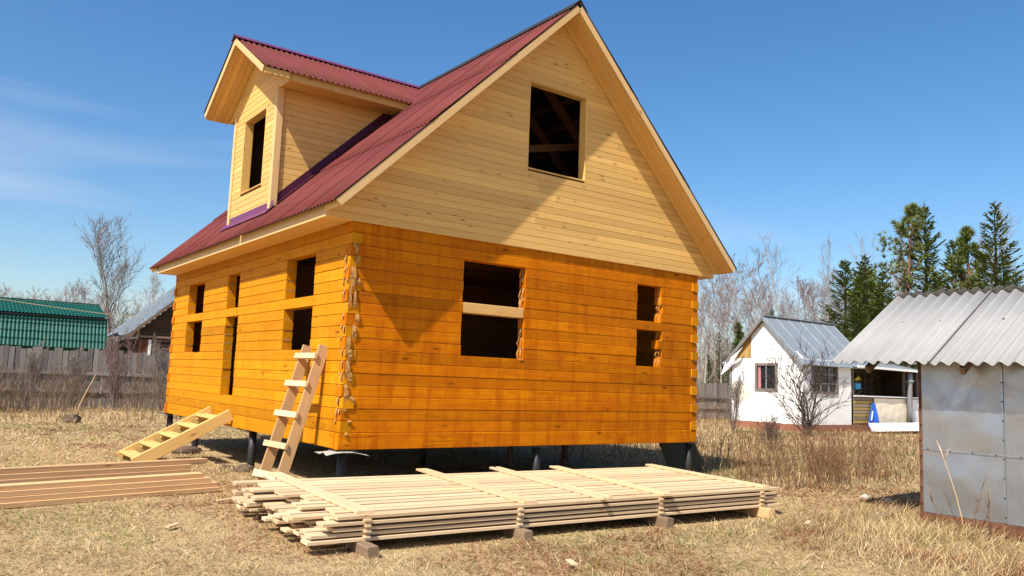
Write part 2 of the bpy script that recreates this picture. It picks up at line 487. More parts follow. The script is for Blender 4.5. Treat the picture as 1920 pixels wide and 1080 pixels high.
# --- tow hanging from the seams at the front corner and at window jambs
def tow(pts, w0, par, side):
    """ribbon along pts (world), width w0 along `side`"""
    side = Vector(side).normalized(); rows = []
    for i, p in enumerate(pts):
        t = i / (len(pts) - 1)
        w = w0 * (0.75 + 0.35 * math.sin(math.pi * t)) * mr.uniform(0.85, 1.15)
        p = Vector(p)
        rows.append([p - side * w / 2, p + Vector((mr.uniform(-.006, .006), mr.uniform(-.006, .006), mr.uniform(-.008, .008))), p + side * w / 2])
    return sheet_patch("tow_strip", rows, M_TOW, par, 0.006)
for k in range(1, 18):
    z = ZC[k] + Z0
    for rep in range(mr.randint(1, 2)):       # on the gable face next to the corner
        x = mr.uniform(0.01, 0.13); n = 6; ln = mr.choice((0.05, 0.08, 0.12, 0.17, 0.22)) if k > 4 else mr.choice((0.03, 0.05, 0.09))
        dxx = mr.uniform(-.03, .03)
        tow([(x + dxx * (i / (n - 1)) ** 1.5 + mr.uniform(-.004, .004), -0.006 - 0.014 * math.sin(math.pi * i / (n - 1)) - mr.uniform(0, .003), z + 0.004 - ln * i / (n - 1)) for i in range(n)], mr.uniform(0.026, 0.055), wall_gable, (1, 0, 0.2))
    for rep in range(mr.randint(0, 2)):       # on the side face
        y = mr.uniform(0.02, 0.13); n = 5; ln = mr.uniform(.03, .13)
        tow([(-0.005 - 0.018 * math.sin(math.pi * i / (n - 1)) - mr.uniform(0, .004), y + mr.uniform(-.005, .005), z + 0.004 - ln * i / (n - 1)) for i in range(n)], mr.uniform(0.02, 0.045), wall_side, (0, 1, 0.2))
for (xj, k0, k1) in ((2.731, 13, 17), (2.731, 8, 12), (5.55, 13, 17), (5.55, 8, 12)):
    for k in range(k0, k1):
        for rep in range(2):
            z = ZC[k + 1] + Z0; ln = mr.uniform(0.06, 0.17); n = 4
            tow([(xj - 0.012 - 0.02 * math.sin(math.pi * i / (n - 1)) - mr.uniform(0, .01), mr.uniform(0.02, 0.06) + .05 * rep, z - 0.01 - ln * i / (n - 1)) for i in range(n)], mr.uniform(.012, .028), wall_gable, (0, 1, 0.2))

# ------------------------------------------------------------------ roof geometry
XR, ZR, SL, HS = 3.215, 6.525, 0.9755, 3.675
def zr(x): return ZR - SL * abs(x - XR)
OV = 0.455
def corrugated(width, length, pitch, amp, mats, seg=6, thick=0.004, ny=1):
    nw = int(round(width / pitch)); n = nw * seg
    xs = [width * i / n for i in range(n + 1)]
    V = []
    for s in (0, 1):
        for j in range(ny + 1):
            for x in xs:
                V.append((x, length * j / ny, amp * math.cos(2 * math.pi * x / pitch) - s * thick))
    m = n + 1; N2 = m * (ny + 1); F, I = [], []
    for j in range(ny):
        for i in range(n):
            a = j * m + i
            F.append((a, a + 1, a + m + 1, a + m)); I.append(0)
            F.append((a + N2, a + m + N2, a + m + 1 + N2, a + 1 + N2)); I.append(1)
    for j in (0, ny):
        for i in range(n):
            a = j * m + i; F.append((a, a + N2, a + 1 + N2, a + 1) if j == 0 else (a, a + 1, a + 1 + N2, a + N2)); I.append(1)
    for i in (0, n):
        for j in range(ny):
            a = j * m + i; F.append((a, a + m, a + m + N2, a + N2)); I.append(0)
    me = mesh("corrugated_sheet", V, F, mats, I)
    me.polygons.foreach_set('use_smooth', [i < 2 * n * ny for i in range(len(F))])
    return me
nsl = math.hypot(1, SL)
# roof part: battens/decking as the part mesh, sheets etc. as sub-parts
V, F = [], []
def addbox(V, F, a, b, w, h, up=(0, 0, 1)):
    a, b = Vector(a), Vector(b); x = (b - a).normalized(); z = Vector(up); z = (z - x * z.dot(x)).normalized(); y = z.cross(x)
    n0 = len(V)
    for p in (a, b):
        for (s, t) in ((-1, -1), (1, -1), (1, 1), (-1, 1)):
            V.append(p + y * (s * w / 2) + z * (t * h / 2))
    F += [tuple(n0 + i for i in q) for q in ((3, 2, 1, 0), (4, 5, 6, 7), (0, 1, 5, 4), (1, 2, 6, 5), (2, 3, 7, 6), (3, 0, 4, 7))]
for sgn in (-1, 1):
    nrm = Vector((sgn * SL, 0, 1)) / nsl
    for i in range(13):
        d = 0.12 + i * (HS - 0.2) / 12
        x = XR + sgn * (HS - d)
        p = hp(x, 0, zr(x)) - nrm * 0.042
        segs = [(-OV + 0.03, LEN + OV - 0.03)]
        if sgn < 0 and 0.1 < x < 2.3: segs = [(-OV + 0.03, 3.1), (5.22, LEN + OV - 0.03)]
        for (y0, y1) in segs:
            addbox(V, F, (p.x, y0, p.z), (p.x, y1, p.z), 0.10, 0.025, nrm)
roof = obj("roof", mesh("roof", [v - hp(XR, LEN / 2, 4) for v in V], F, M_DARKIN), house, Matrix.Translation(hp(XR, LEN / 2, 4)))
roof["label"] = "steep red corrugated roof of the new house"
RL = 1.86
cols_r = [(-OV + i * 0.95, 0.95) for i in range(9)] + [(-OV + 8.55, LEN + 2 * OV - 8.55)]
cols_l = [(-OV + i * 0.90, 0.90, 0) for i in range(4)] + [(3.2, 0.95, 1), (4.15, 0.95, 1)] + [(5.1 + i * 0.9025, 0.9025, 0) for i in range(4)]
SHEETC = {}
def put_sheet(sgn, y0, wdt, s0, ln, lift=0.0, tilt=0.0):
    key = (round(wdt, 3), round(ln, 3))
    if key not in SHEETC:
        SHEETC[key] = corrugated(wdt, ln, 0.095 if wdt > 0.92 else wdt / 9, 0.0145, [M_RED, M_BLACK])
    up = Vector((-sgn, 0, SL)) / nsl
    nrm = Vector((sgn * SL, 0, 1)) / nsl
    xdir = up.cross(nrm)
    xe = XR + sgn * HS
    e = hp(xe, 0, zr(xe)) + up * s0 + nrm * (lift - 0.017)
    if tilt:
        up = (up - nrm * tilt).normalized(); nrm = xdir.cross(up)
    e = e + nrm * (0.0018 if int(round(y0 * 1.08)) % 2 else 0.0)
    yy = y0 - .006 if xdir.y > 0 else y0 + wdt + .006
    obj("corrugated_sheet", SHEETC[key], roof, axes((e.x, yy, e.z), xdir * (1 + .012 / wdt), up, nrm))
for row in range(3):
    s0 = row * 1.70; ln = RL if row < 2 else HS * nsl - 3.40
    for (y0, wdt, dorm) in cols_l:
        if dorm:
            if row == 1: continue
            if row == 0: put_sheet(-1, y0, wdt, 0, 0.76); continue
        put_sheet(-1, y0, wdt, s0, ln, 0.014 * (row > 0), 0.007 if row else 0.0)
    for (y0, wdt) in cols_r:
        put_sheet(1, y0, wdt, s0, ln, 0.014 * (row > 0), 0.007 if row else 0.0)
# ridge cap
for y0, y1 in ((-OV - .01, 2.0), (1.9, 4.2), (4.1, 6.5), (6.4, LEN + OV)):
    ww = 0.15
    pts = []
    for y in (y0, y1):
        pts.append([hp(XR - ww, y, ZR - ww * SL + 0.022), hp(XR - ww / 2, y, ZR - ww / 2 * SL + 0.030), hp(XR, y, ZR + 0.034), hp(XR + ww / 2, y, ZR - ww / 2 * SL + 0.030), hp(XR + ww, y, ZR - ww * SL + 0.022)])
    sheet_patch("ridge_cap", [list(c) for c in zip(*pts)][::-1], M_BLACK, roof, 0.003)
# rafters and ties in the attic
for i in range(11):
    y = 0.25 + i * 0.78
    for sgn in (-1, 1):
        if sgn < 0 and 3.0 < y < 5.3: x1 = XR - 0.9
        else: x1 = XR + sgn * 3.3
        nrm = Vector((sgn * SL, 0, 1)) / nsl
        beam("rafter", hp(x1, y, zr(x1)) - nrm * 0.135, hp(XR, y, zr(XR)) - nrm * 0.135 - Vector((0, 0, 0.02)), 0.05, 0.15, M_INNER, roof, up=nrm)
    if i > 2: beam("collar_tie", hp(XR - 1.75, y + .052, 4.62), hp(XR + 1.75, y + .052, 4.62), 0.04, 0.14, M_INNER, roof)
beam("wind_brace", hp(XR + 2.6, 0.5, 3.5), hp(XR + .6, 5.2, 5.6), 0.04, 0.12, M_INNER, roof)
beam("wind_brace", hp(2.0, 1.0, 4.30), hp(4.9, 1.0, 4.98), 0.05, 0.12, M_INNER, roof)
beam("wind_brace", hp(2.5, 1.35, 5.35), hp(4.3, 1.35, 3.0), 0.05, 0.10, M_INNER, roof)

# ------------------------------------------------------------------ gable cladding
YG = -0.032                     # outer face of the cladding
SOF = 0.165                     # soffit plane below the sheets (vertical)
EX = 0.358                      # half box: eave overhang
def gable(yface, sgn, window):
    # sgn -1: front gable, faces -y
    zb, zt = 2.80, ZR - SOF
    def xl(z): return max(-EX, XR - (ZR - SOF - z) / SL)
    # backing part
    V, F = [], []
    yb = yface - sgn * 0.022
    def quad(pts):
        n0 = len(V)
        V.extend([hp(x, yb, z) for x, z in pts] + [hp(x, yb - sgn * 0.05, z) for x, z in pts])
        n = len(pts); F.append(tuple(n0 + i for i in range(n))); F.append(tuple(n0 + 2 * n - 1 - i for i in range(n)))
        for i in range(n): F.append((n0 + i, n0 + n + i, n0 + n + (i + 1) % n, n0 + (i + 1) % n))
    mir = lambda x: 2 * XR - x
    eps = .012
    if window:
        wx0, wx1, wz0, wz1 = window
        quad([(xl(zb) + eps, zb + .005), (mir(xl(zb)) - eps, zb + .005), (mir(xl(2.99)) - eps, 2.97), (mir(xl(wz0)) - eps, wz0), (xl(wz0) + eps, wz0), (xl(2.99) + eps, 2.97)])
        quad([(xl(wz0) + eps, wz0), (wx0, wz0), (wx0, wz1), (xl(wz1) + eps, wz1)])
        quad([(wx1, wz0), (mir(xl(wz0)) - eps, wz0), (mir(xl(wz1)) - eps, wz1), (wx1, wz1)])
        quad([(xl(wz1) + eps, wz1), (mir(xl(wz1)) - eps, wz1), (XR, zt - eps)])
    else:
        quad([(xl(zb) + eps, zb + .005), (mir(xl(zb)) - eps, zb + .005), (mir(xl(2.99)) - eps, 2.97), (XR, zt - eps), (xl(2.99) + eps, 2.97)])
    c = hp(XR, yb, 4)
    g = obj("gable", mesh("gable", [v - c for v in V], F, M_DARKIN), house, Matrix.Translation(c))
    if sgn > 0: return g
    # boards
    hb = 0.0952; rr = random.Random(4)
    k = 0
    while True:
        z0 = zb + k * hb; z1 = min(z0 + hb, zt - 0.01)
        if z1 - z0 < 0.03: break
        a0, a1 = xl(z0), xl(z1)
        if k == 1: a1 = a0
        spans = [((a0, a1), (mir(a0), mir(a1)))]
        if window and z1 > wz0 + 0.03 and z0 < wz1 - 0.03:
            spans = [((a0, a1), (wx0, wx0)), ((wx1, wx1), (mir(a0), mir(a1)))]
        out = []
        for (l_, r_) in spans:
            if r_[0] - l_[0] > 3.2 or rr.random() < 0.25:
                m = l_[0] + (r_[0] - l_[0]) * rr.uniform(0.35, 0.65)
                if r_[0] - l_[0] > 1.2: out += [(l_, (m - .0008, m - .0008)), ((m + .0008, m + .0008), r_)]; continue
            out.append((l_, r_))
        for (l_, r_) in out:
            cx = (l_[0] + r_[0]) / 2 + rr.uniform(-.3, .3); c = hp(cx, yface, (z0 + z1) / 2)
            jy = rr.uniform(-0.0012, 0.0012)
            ch = 0.0075
            V = [hp(l_[0], yface + 0.008 + jy, z0 + .0008), hp(r_[0], yface + 0.008 + jy, z0 + .0008), hp(r_[0], yface + jy, z0 + ch), hp(r_[1], yface + jy, z1 - .003),
                 hp(r_[1], yface + 0.003 + jy, z1 - .0005), hp(l_[1], yface + 0.003 + jy, z1 - .0005), hp(l_[1], yface + jy, z1 - .003), hp(l_[0], yface + jy, z0 + ch),
                 hp(l_[0], yface + 0.0205, z0 + .0008), hp(r_[0], yface + 0.0205, z0 + .0008), hp(r_[1], yface + 0.0205, z1 - .0005), hp(l_[1], yface + 0.0205, z1 - .0005)]
            F = [(0, 1, 2, 7), (7, 2, 3, 6), (6, 3, 4, 5), (8, 11, 10, 9), (0, 8, 9, 1), (5, 4, 10, 11), (1, 9, 10, 4, 3, 2), (0, 7, 6, 5, 11, 8)]
            obj("cladding_board", mesh("cladding_board", [v - c for v in V], F, M_CLAD), g, Matrix.Translation(c))
        k += 1
    if window:
        y0, y1 = yface - 0.004, yface + 0.15
        ym = (y0 + y1) / 2; d = y1 - y0; tl = 0.022
        # lining boards of the opening
        beam("window_lining", hp(wx0 - tl / 2 + .002, ym, wz0 - .02), hp(wx0 - tl / 2 + .002, ym, wz1 + .02), d, tl, M_CLAD, g, up=(1, 0, 0))
        beam("window_lining", hp(wx1 + tl / 2 - .002, ym, wz0 - .02), hp(wx1 + tl / 2 - .002, ym, wz1 + .02), d, tl, M_CLAD, g, up=(1, 0, 0))
        beam("window_lining", hp(wx0, ym, wz1 + tl / 2 - .002), hp(wx1, ym, wz1 + tl / 2 - .002), d, tl, M_CLAD, g)
        beam("window_lining", hp(wx0, ym, wz0 - tl / 2 + .002), hp(wx1, ym, wz0 - tl / 2 + .002), d, tl, M_CLAD, g)
    return g
gable_front = gable(YG, -1, (2.672, 3.765, 3.99, 5.28))
gable_front["label"] = "triangular gable clad in pale horizontal pine boards"
gable_back = gable(LEN + 0.032, 1, None)

# rake soffits, bargeboards, eaves
for sgn in (-1, 1):
    nrm = Vector((sgn * SL, 0, 1)) / nsl
    xe = XR + sgn * 3.585
    for (ya, yb_, front) in ((-OV + 0.03, YG - 0.001, True), (LEN + 0.033, LEN + OV - 0.03, False)):
        w = (yb_ - ya) / 4
        for i in range(4):
            yc = ya + w * (i + 0.5)
            lo = hp(xe, yc, ZR - SL * 3.585 - SOF + 0.012); hi = hp(XR - sgn * 0.0, yc, ZR - SOF + 0.012)
            beam("soffit_board", lo, hi, w - 0.003, 0.018, M_CLAD, roof, up=nrm, bev=0.003)
        beam("eave_end_board", hp(xe + sgn * .012, ya, ZR - SL * 3.585 - 0.115), hp(xe + sgn * .012, yb_, ZR - SL * 3.585 - 0.115), 0.02, 0.10, M_CLAD, roof, bev=.003)
    xb = XR + sgn * 3.61
    for yb_ in (-OV + 0.014, LEN + OV - 0.014):
        lo = hp(xb, yb_, zr(xb) - 0.102); hi = hp(XR + sgn * 0.012, yb_, ZR - 0.102)
        beam("bargeboard", lo, hi, 0.026, 0.098, M_TRIM, roof, up=nrm, bev=0.004)
    # eaves box : fascia + soffit boards
    xo = XR + sgn * (XR + EX)
    xf = xo - sgn * 0.0125
    beam("fascia", hp(xf, YG - 0.0, 2.895), hp(xf, LEN - YG, 2.895), 0.022, 0.15, M_TRIM, roof, bev=0.003)
    beam("fascia_strip", hp(xo + sgn * 0.010, YG + .004, 2.812), hp(xo + sgn * 0.010, LEN - YG, 2.812), 0.018, 0.026, M_TRIM, roof, bev=0.003)
    xw = XR + sgn * XR
    n = 4; w = abs(xo - xw) / n
    for i in range(n):
        xc = xw + sgn * w * (i + 0.5)
        beam("soffit_board", hp(xc, YG + 0.022, 2.811), hp(xc, LEN - YG - .022, 2.811), w - 0.003, 0.018, M_CLAD, roof, bev=0.003)

# ------------------------------------------------------------------ dormer
DX, DY, DH = 0.04, 4.16, 1.04          # front plane, centre, half width
DZR, DSL, DSPAN, DOV = 6.47, 0.61, 1.55, 0.43
def dz(y): return DZR - DSL * abs(y - DY)
dwin = (3.62, 4.66, 3.93, 5.19)
V, F = [], []
y0, y1 = DY - DH + 0.03, DY + DH - 0.03
zb = zr(DX) - 0.06
def wallquad(pts, d):
    n0 = len(V); d = Vector(d); pts = [hp(*q) for q in pts]; n = len(pts)
    V.extend(pts + [q + d for q in pts]); F.append(tuple(n0 + i for i in range(n))); F.append(tuple(n0 + 2 * n - 1 - i for i in range(n)))
    for i in range(n): F.append((n0 + i, n0 + n + i, n0 + n + (i + 1) % n, n0 + (i + 1) % n))
xi = DX + 0.024
wallquad([(xi, dwin[0], zb), (xi, y0, zb), (xi, y0, 5.5), (xi, dwin[0], 5.5)], (.06, 0, 0))
wallquad([(xi, y1, zb), (xi, dwin[1], zb), (xi, dwin[1], 5.5), (xi, y1, 5.5)], (.06, 0, 0))
wallquad([(xi, dwin[1], zb), (xi, dwin[0], zb), (xi, dwin[0], dwin[2]), (xi, dwin[1], dwin[2])], (.06, 0, 0))
wallquad([(xi, dwin[1], dwin[3]), (xi, dwin[0], dwin[3]), (xi, dwin[0], 5.5), (xi, dwin[1], 5.5)], (.06, 0, 0))
wallquad([(xi, DY + DH + .4, 5.5), (xi, DY - DH - .4, 5.5), (xi, DY, dz(DY) - 0.17)], (.06, 0, 0))
xs_ = lambda z: XR - (ZR - z) / SL
for yy, s in ((y0, 1), (y1, -1)):
    wallquad([(xi, yy, zb), (xs_(5.55), yy, 5.5), (xi, yy, 5.5)], (0, s * .06, 0))
dorm = obj("dormer", mesh("dormer", [v - hp(DX, DY, 4.5) for v in V], F, M_DARKIN), house, Matrix.Translation(hp(DX, DY, 4.5)))
dorm["label"] = "tall gabled dormer with pale cladding and red roof"
# front boards (run along y)
hb = 0.0952; rr = random.Random(12)
def clad_piece(pts_lo, pts_hi, nrm, par, origin):
    """pts_lo/hi: (left,right) points on the outer face at the lower and upper edge"""
    nrm = Vector(nrm); l0, r0 = map(Vector, pts_lo); l1, r1 = map(Vector, pts_hi)
    upz = Vector((0, 0, 1)); ch = 0.0075
    V = [l0 - nrm * .008, r0 - nrm * .008, r0 + upz * ch, r1 - upz * .003, r1 - nrm * .003, l1 - nrm * .003, l1 - upz * .003, l0 + upz * ch,
         l0 - nrm * .0205, r0 - nrm * .0205, r1 - nrm * .0205, l1 - nrm * .0205]
    F = [(0, 1, 2, 7), (7, 2, 3, 6), (6, 3, 4, 5), (8, 11, 10, 9), (0, 8, 9, 1), (5, 4, 10, 11), (1, 9, 10, 4, 3, 2), (0, 7, 6, 5, 11, 8)]
    # local x must run along the board: rotate frame
    x = (r0 - l0).normalized(); z = upz; y = z.cross(x)
    Mx = axes(origin, x, y, z); Mi = Mx.inverted()
    obj("cladding_board", mesh("cladding_board", [Mi @ v for v in V], F, M_CLAD), par, Mx)
zb0 = zr(DX) + 0.06
BOXY = 1.47
k = 0
while True:
    z0 = zb0 + k * hb; z1 = z0 + hb - .0012
    if z0 > 5.40 - 0.02:      # gable part incl. box ends
        def half(z): return min(BOXY, (DZR - 0.165 - z) / DSL)
    else:
        def half(z): return DH
    z1 = min(z1, DZR - .18)
    if z1 - z0 < 0.02: break
    h0, h1 = half(z0), half(z1)
    spans = [((DY + h0, DY + h1), (DY - h0, DY - h1))]
    if z1 > dwin[2] + .02 and z0 < dwin[3] - .02:
        spans = [((DY + h0, DY + h1), (dwin[1], dwin[1])), ((dwin[0], dwin[0]), (DY - h0, DY - h1))]
    for (l_, r_) in spans:
        clad_piece((hp(DX, l_[0], z0), hp(DX, r_[0], z0)), (hp(DX, l_[1], z1), hp(DX, r_[1], z1)), (-1, 0, 0), dorm, hp(DX, (l_[0] + r_[0]) / 2 + rr.uniform(-.3, .3), z0))
    k += 1
# side boards, both sides
for s in (-1, 1):
    yy = DY + s * DH
    k = 0
    while True:
        z0 = zb0 + k * hb - .03; z1 = z0 + hb - .0012
        if z0 > 5.385: break
        z1 = min(z1, 5.403)
        xa = DX + 0.02
        e0, e1 = max(xa + .05, xs_(z0) + 0.05), max(xa + .06, xs_(z1) + 0.05)
        if s < 0:
            clad_piece((hp(xa, yy, z0), hp(e0, yy, z0)), (hp(xa, yy, z1), hp(e1, yy, z1)), (0, -1, 0), dorm, hp((xa + e0) / 2 + rr.uniform(-.2, .2), yy, z0))
        else:
            clad_piece((hp(e0, yy, z0), hp(xa, yy, z0)), (hp(e1, yy, z1), hp(xa, yy, z1)), (0, 1, 0), dorm, hp((xa + e0) / 2, yy, z0))
        k += 1
# corner boards
zc0 = zr(DX - .02) + 0.02
for s in (-1, 1):
    yy = DY + s * (DH + 0.010)
    beam("corner_board", hp(DX - 0.012, yy - s * 0.045, zc0 + .01), hp(DX - 0.012, yy - s * 0.045, 5.40), 0.09, 0.020, M_TRIM, dorm, up=(-1, 0, 0), bev=.003)
    beam("corner_board", hp(DX + 0.045 - .01, yy + s * 0.012, zc0 + .06), hp(DX + 0.045 - .01, yy + s * 0.012, 5.40), 0.11, 0.020, M_TRIM, dorm, up=(0, s, 0), bev=.003)
# window lining
xm = DX + 0.07
for yy, s in ((dwin[0], 1), (dwin[1], -1)):
    beam("window_lining", hp(xm, yy - s * .009, dwin[2] - .02), hp(xm, yy - s * .009, dwin[3] + .02), 0.15, 0.022, M_CLAD, dorm, up=(0, 1, 0))
beam("window_lining", hp(xm, dwin[0], dwin[3] + .009), hp(xm, dwin[1], dwin[3] + .009), 0.15, 0.022, M_CLAD, dorm)
beam("window_lining", hp(xm, dwin[0], dwin[2] - .009), hp(xm, dwin[1], dwin[2] - .009), 0.15, 0.022, M_CLAD, dorm)
# eaves boxes of the dormer
for s in (-1, 1):
    yo = DY + s * BOXY
    xend = xs_(5.47)
    beam("fascia", hp(DX - .001, yo - s * .011, 5.475), hp(xend, yo - s * .011, 5.475), 0.022, 0.15, M_CLAD, dorm, bev=.003)
    wv = (BOXY - DH) / 4
    for i in range(4):
        yc = DY + s * (DH + wv * (i + .5))
        beam("soffit_board", hp(DX + .022, yc, 5.412), hp(xs_(5.42), yc, 5.412), wv - .003, 0.018, M_CLAD, dorm, bev=.003)
    # rake soffit and barge boards in front
    dn = math.hypot(1, DSL); nrm = Vector((0, s * DSL, 1)) / dn
    wv = (DOV - 0.03) / 4
    for i in range(4):
        xc = DX - .001 - wv * (i + .5)
        beam("soffit_board", hp(xc, DY + s * 1.50, dz(DY + 1.50) - .155), hp(xc, DY, DZR - .155), wv - .003, .018, M_CLAD, dorm, up=nrm, bev=.003)
    beam("eave_end_board", hp(DX - DOV + .03, DY + s * 1.505, dz(DY + 1.50) - .10), hp(DX - .002, DY + s * 1.505, dz(DY + 1.50) - .10), .02, .10, M_CLAD, dorm, bev=.003)
    beam("bargeboard", hp(DX - DOV + .013, DY + s * 1.51, dz(DY + 1.51) - .095), hp(DX - DOV + .013, DY + s * .01, DZR - .095), .026, .105, M_TRIM, dorm, up=nrm, bev=.004)
    # sheets
    ln = DSPAN * dn
    up = Vector((0, -s, DSL)) / dn; xdir = up.cross(nrm)
    tot = 3.2 - (DX - DOV); 
    me = corrugated(0.95, ln, 0.095, 0.017, [M_RED, M_BLACK])
    for i in range(4):
        wd = 0.95
        xa = DX - DOV - .015 + i * 0.95
        if xa + wd > 3.17:
            wd = 0.76; me2 = corrugated(wd, ln, 0.095, 0.017, [M_RED, M_BLACK])
        else: me2 = me
        e = hp(0, DY + s * DSPAN, dz(DY + DSPAN)) - nrm * .017
        obj("corrugated_sheet", me2, dorm, axes((xa if xdir.x > 0 else xa + wd, e.y, e.z), xdir, up, nrm))
pts = []
for x in (DX - DOV - .03, 3.13):
    pts.append([hp(x, DY - .13, DZR - .13 * DSL + .020), hp(x, DY, DZR + .03), hp(x, DY + .13, DZR - .13 * DSL + .020)])
sheet_patch("ridge_cap", [list(c) for c in zip(*pts)], M_PURPLE, dorm, .003)
# flashings: apron in front, strips up the sides
za = zr(DX)
sheet_patch("flashing", [[hp(DX - .004, y, zr(DX) + .12), hp(DX - .008, y, zr(DX) + .03), hp(DX - .12, y, zr(DX - .12) + .020)] for y in (DY - DH - .14, DY, DY + DH + .16)], M_PURPLE, dorm, .002)
for s in (-1, 1):
    yy = DY + s * (DH + .003)
    rows = []
    for x in (DX + .07, 0.8, 1.5, 2.2):
        rows.append([hp(x, yy, zr(x) + .17), hp(x, yy + s * .004, zr(x) + .03), hp(x, yy + s * .10, zr(x) + .020)])
    sheet_patch("flashing", rows, M_PURPLE_SHADE, dorm, .002)
# ================================================================== ground
def gh(x, y):
    d = math.hypot(x + 4.2, y + 9.1)
    k = min(1.0, d / 12.0)
    return 0.028 * mnoise.noise(Vector((x * 0.55, y * 0.55, 3.3))) + 0.05 * k * mnoise.noise(Vector((x * 0.16, y * 0.16, 9.1))) - 0.012
def ground_mat():
    s = N("dry_grass_ground"); v = s.objvec(False)
    a = s.noise(v, 0.55, 6, 0.6, 0.4); b = s.noise(v, 7, 6, 0.65); c_ = s.noise(v, 60, 4, 0.7)
    c = s.mix(s.ramp(b, 0.3, 0.7), (0.44, 0.315, 0.160), (0.33, 0.220, 0.105))
    c = s.mix(s.ramp(a, 0.45, 0.7, 0, 0.65), c, (0.27, 0.165, 0.078))
    c = s.mix(s.ramp(c_, 0.35, 0.7, 0, 0.6), c, (0.50, 0.37, 0.20))
    g = s.noise(v, 0.31, 4, 0.5)
    c = s.mix(s.ramp(g, 0.58, 0.75, 0, 0.35), c, (0.15, 0.135, 0.045))
    s.color(c); s.rough(0.95); s.b.inputs['Specular IOR Level'].default_value = 0.1
    s.bump(s.math('ADD', b, c_), 0.6, 0.025)
    return s.m
M_GROUND = ground_mat()
def spaced(n, near, far):
    t = np.linspace(-1, 1, n)
    return np.sign(t) * (near * np.abs(t) + (far - near) * np.abs(t) ** 5)
gx, gy = spaced(161, 34, 600) + 3.0, spaced(161, 34, 600) + 3.0
V = [(x, y, gh(x, y)) for y in gy for x in gx]
nx = len(gx)
F = [(j * nx + i, j * nx + i + 1, (j + 1) * nx + i + 1, (j + 1) * nx + i) for j in range(len(gy) - 1) for i in range(nx - 1)]
ground = tag(obj("ground", mesh("ground", V, F, M_GROUND, smooth=True)), kind="structure")

# ================================================================== stairs at the door
st = empty("wooden_stairs", (-0.7, 4.55, 0), "pale wooden steps leading up to the door opening", "stairs")
sa, sb = Vector((-1.42, 0, 0.03)), Vector((-0.03, 0, Z0 + 0.20))
for y in (4.03, 5.07):
    d = Vector((0, y, 0))
    beam("stringer", sa + d, sb + d, 0.05, 0.18, M_STAIR, st)
for i in range(5):
    t = (i + 0.30) / 5
    p = sa.lerp(sb, t)
    beam("tread", (p.x + 0.03, 4.056, p.z + 0.045), (p.x + 0.03, 5.044, p.z + 0.045), 0.21, 0.042, M_STAIR, st)
    for y in (4.085, 5.015):
        beam("cleat", (p.x + 0.11, y, p.z - .01), (p.x - 0.05, y, p.z - .01), 0.05, 0.045, M_STAIR, st)

# ================================================================== ladder
ld = empty("wooden_ladder", (-0.5, 0.85, 0), "homemade wooden ladder leaning on the orange side wall", "ladder")
ra0, ra1 = Vector((-0.545, 1.10, 0.0)), Vector((-0.035, 1.06, 1.83))
rb0, rb1 = Vector((-0.485, 0.66, 0.0)), Vector((-0.03, 0.545, 1.83))
fn = Vector((-1, 0, 0.27))
beam("rail", ra0, ra1, 0.05, 0.135, M_LADDER, ld, up=Vector((-.75, .1, 0.2)), bev=.003)
beam("rail", rb0, rb1, 0.05, 0.135, M_LADDER, ld, up=Vector((-.75, .1, 0.2)), bev=.003)
for t in (0.10, 0.30, 0.51, 0.72, 0.915):
    a = ra0.lerp(ra1, t); b = rb0.lerp(rb1, t); d = (b - a).normalized()
    off = fn.normalized() * 0.083
    beam("rung", a - d * 0.10 + off, b + d * 0.045 + off, 0.075 if t > .15 else .09, 0.036, M_SAWN, ld, up=fn, bev=.003)

# ================================================================== board stack in front
def lerp2(a, b, t): return (a[0] + (b[0] - a[0]) * t, a[1] + (b[1] - a[1]) * t)
sr = random.Random(21)
F0, F1, B0, B1 = (-1.25, -2.80), (4.38, -3.02), (-1.12, -0.28), (4.72, -0.66)
for i, (u, nm) in enumerate(((0.04, "nearest the left end"), (0.325, "second from the left"), (0.655, "third from the left"), (0.952, "at the right end"))):
    a = Vector((*lerp2(F0, F1, u), 0.03)); b = Vector((*lerp2(B0, B1, u), 0.03))
    d = (b - a).normalized()
    bl = beam("bearer_block", a - d * (0.15 + 0.06 * (i == 0)), b + d * 0.1, 0.10, 0.115, M_BLOCK if i != 3 else M_SAWN2, bev=.008, roll=0.05 * (i - 1.5))
    tag(bl, "squared timber bearer under the wide board stack, " + nm, "timber", "bearers under the board stack")
NB, LAY = 13, 5
LT = 0.0265; LG = 0.0195
layn = ["bottom", "second", "middle", "fourth", "top"]
zl0 = 0.090
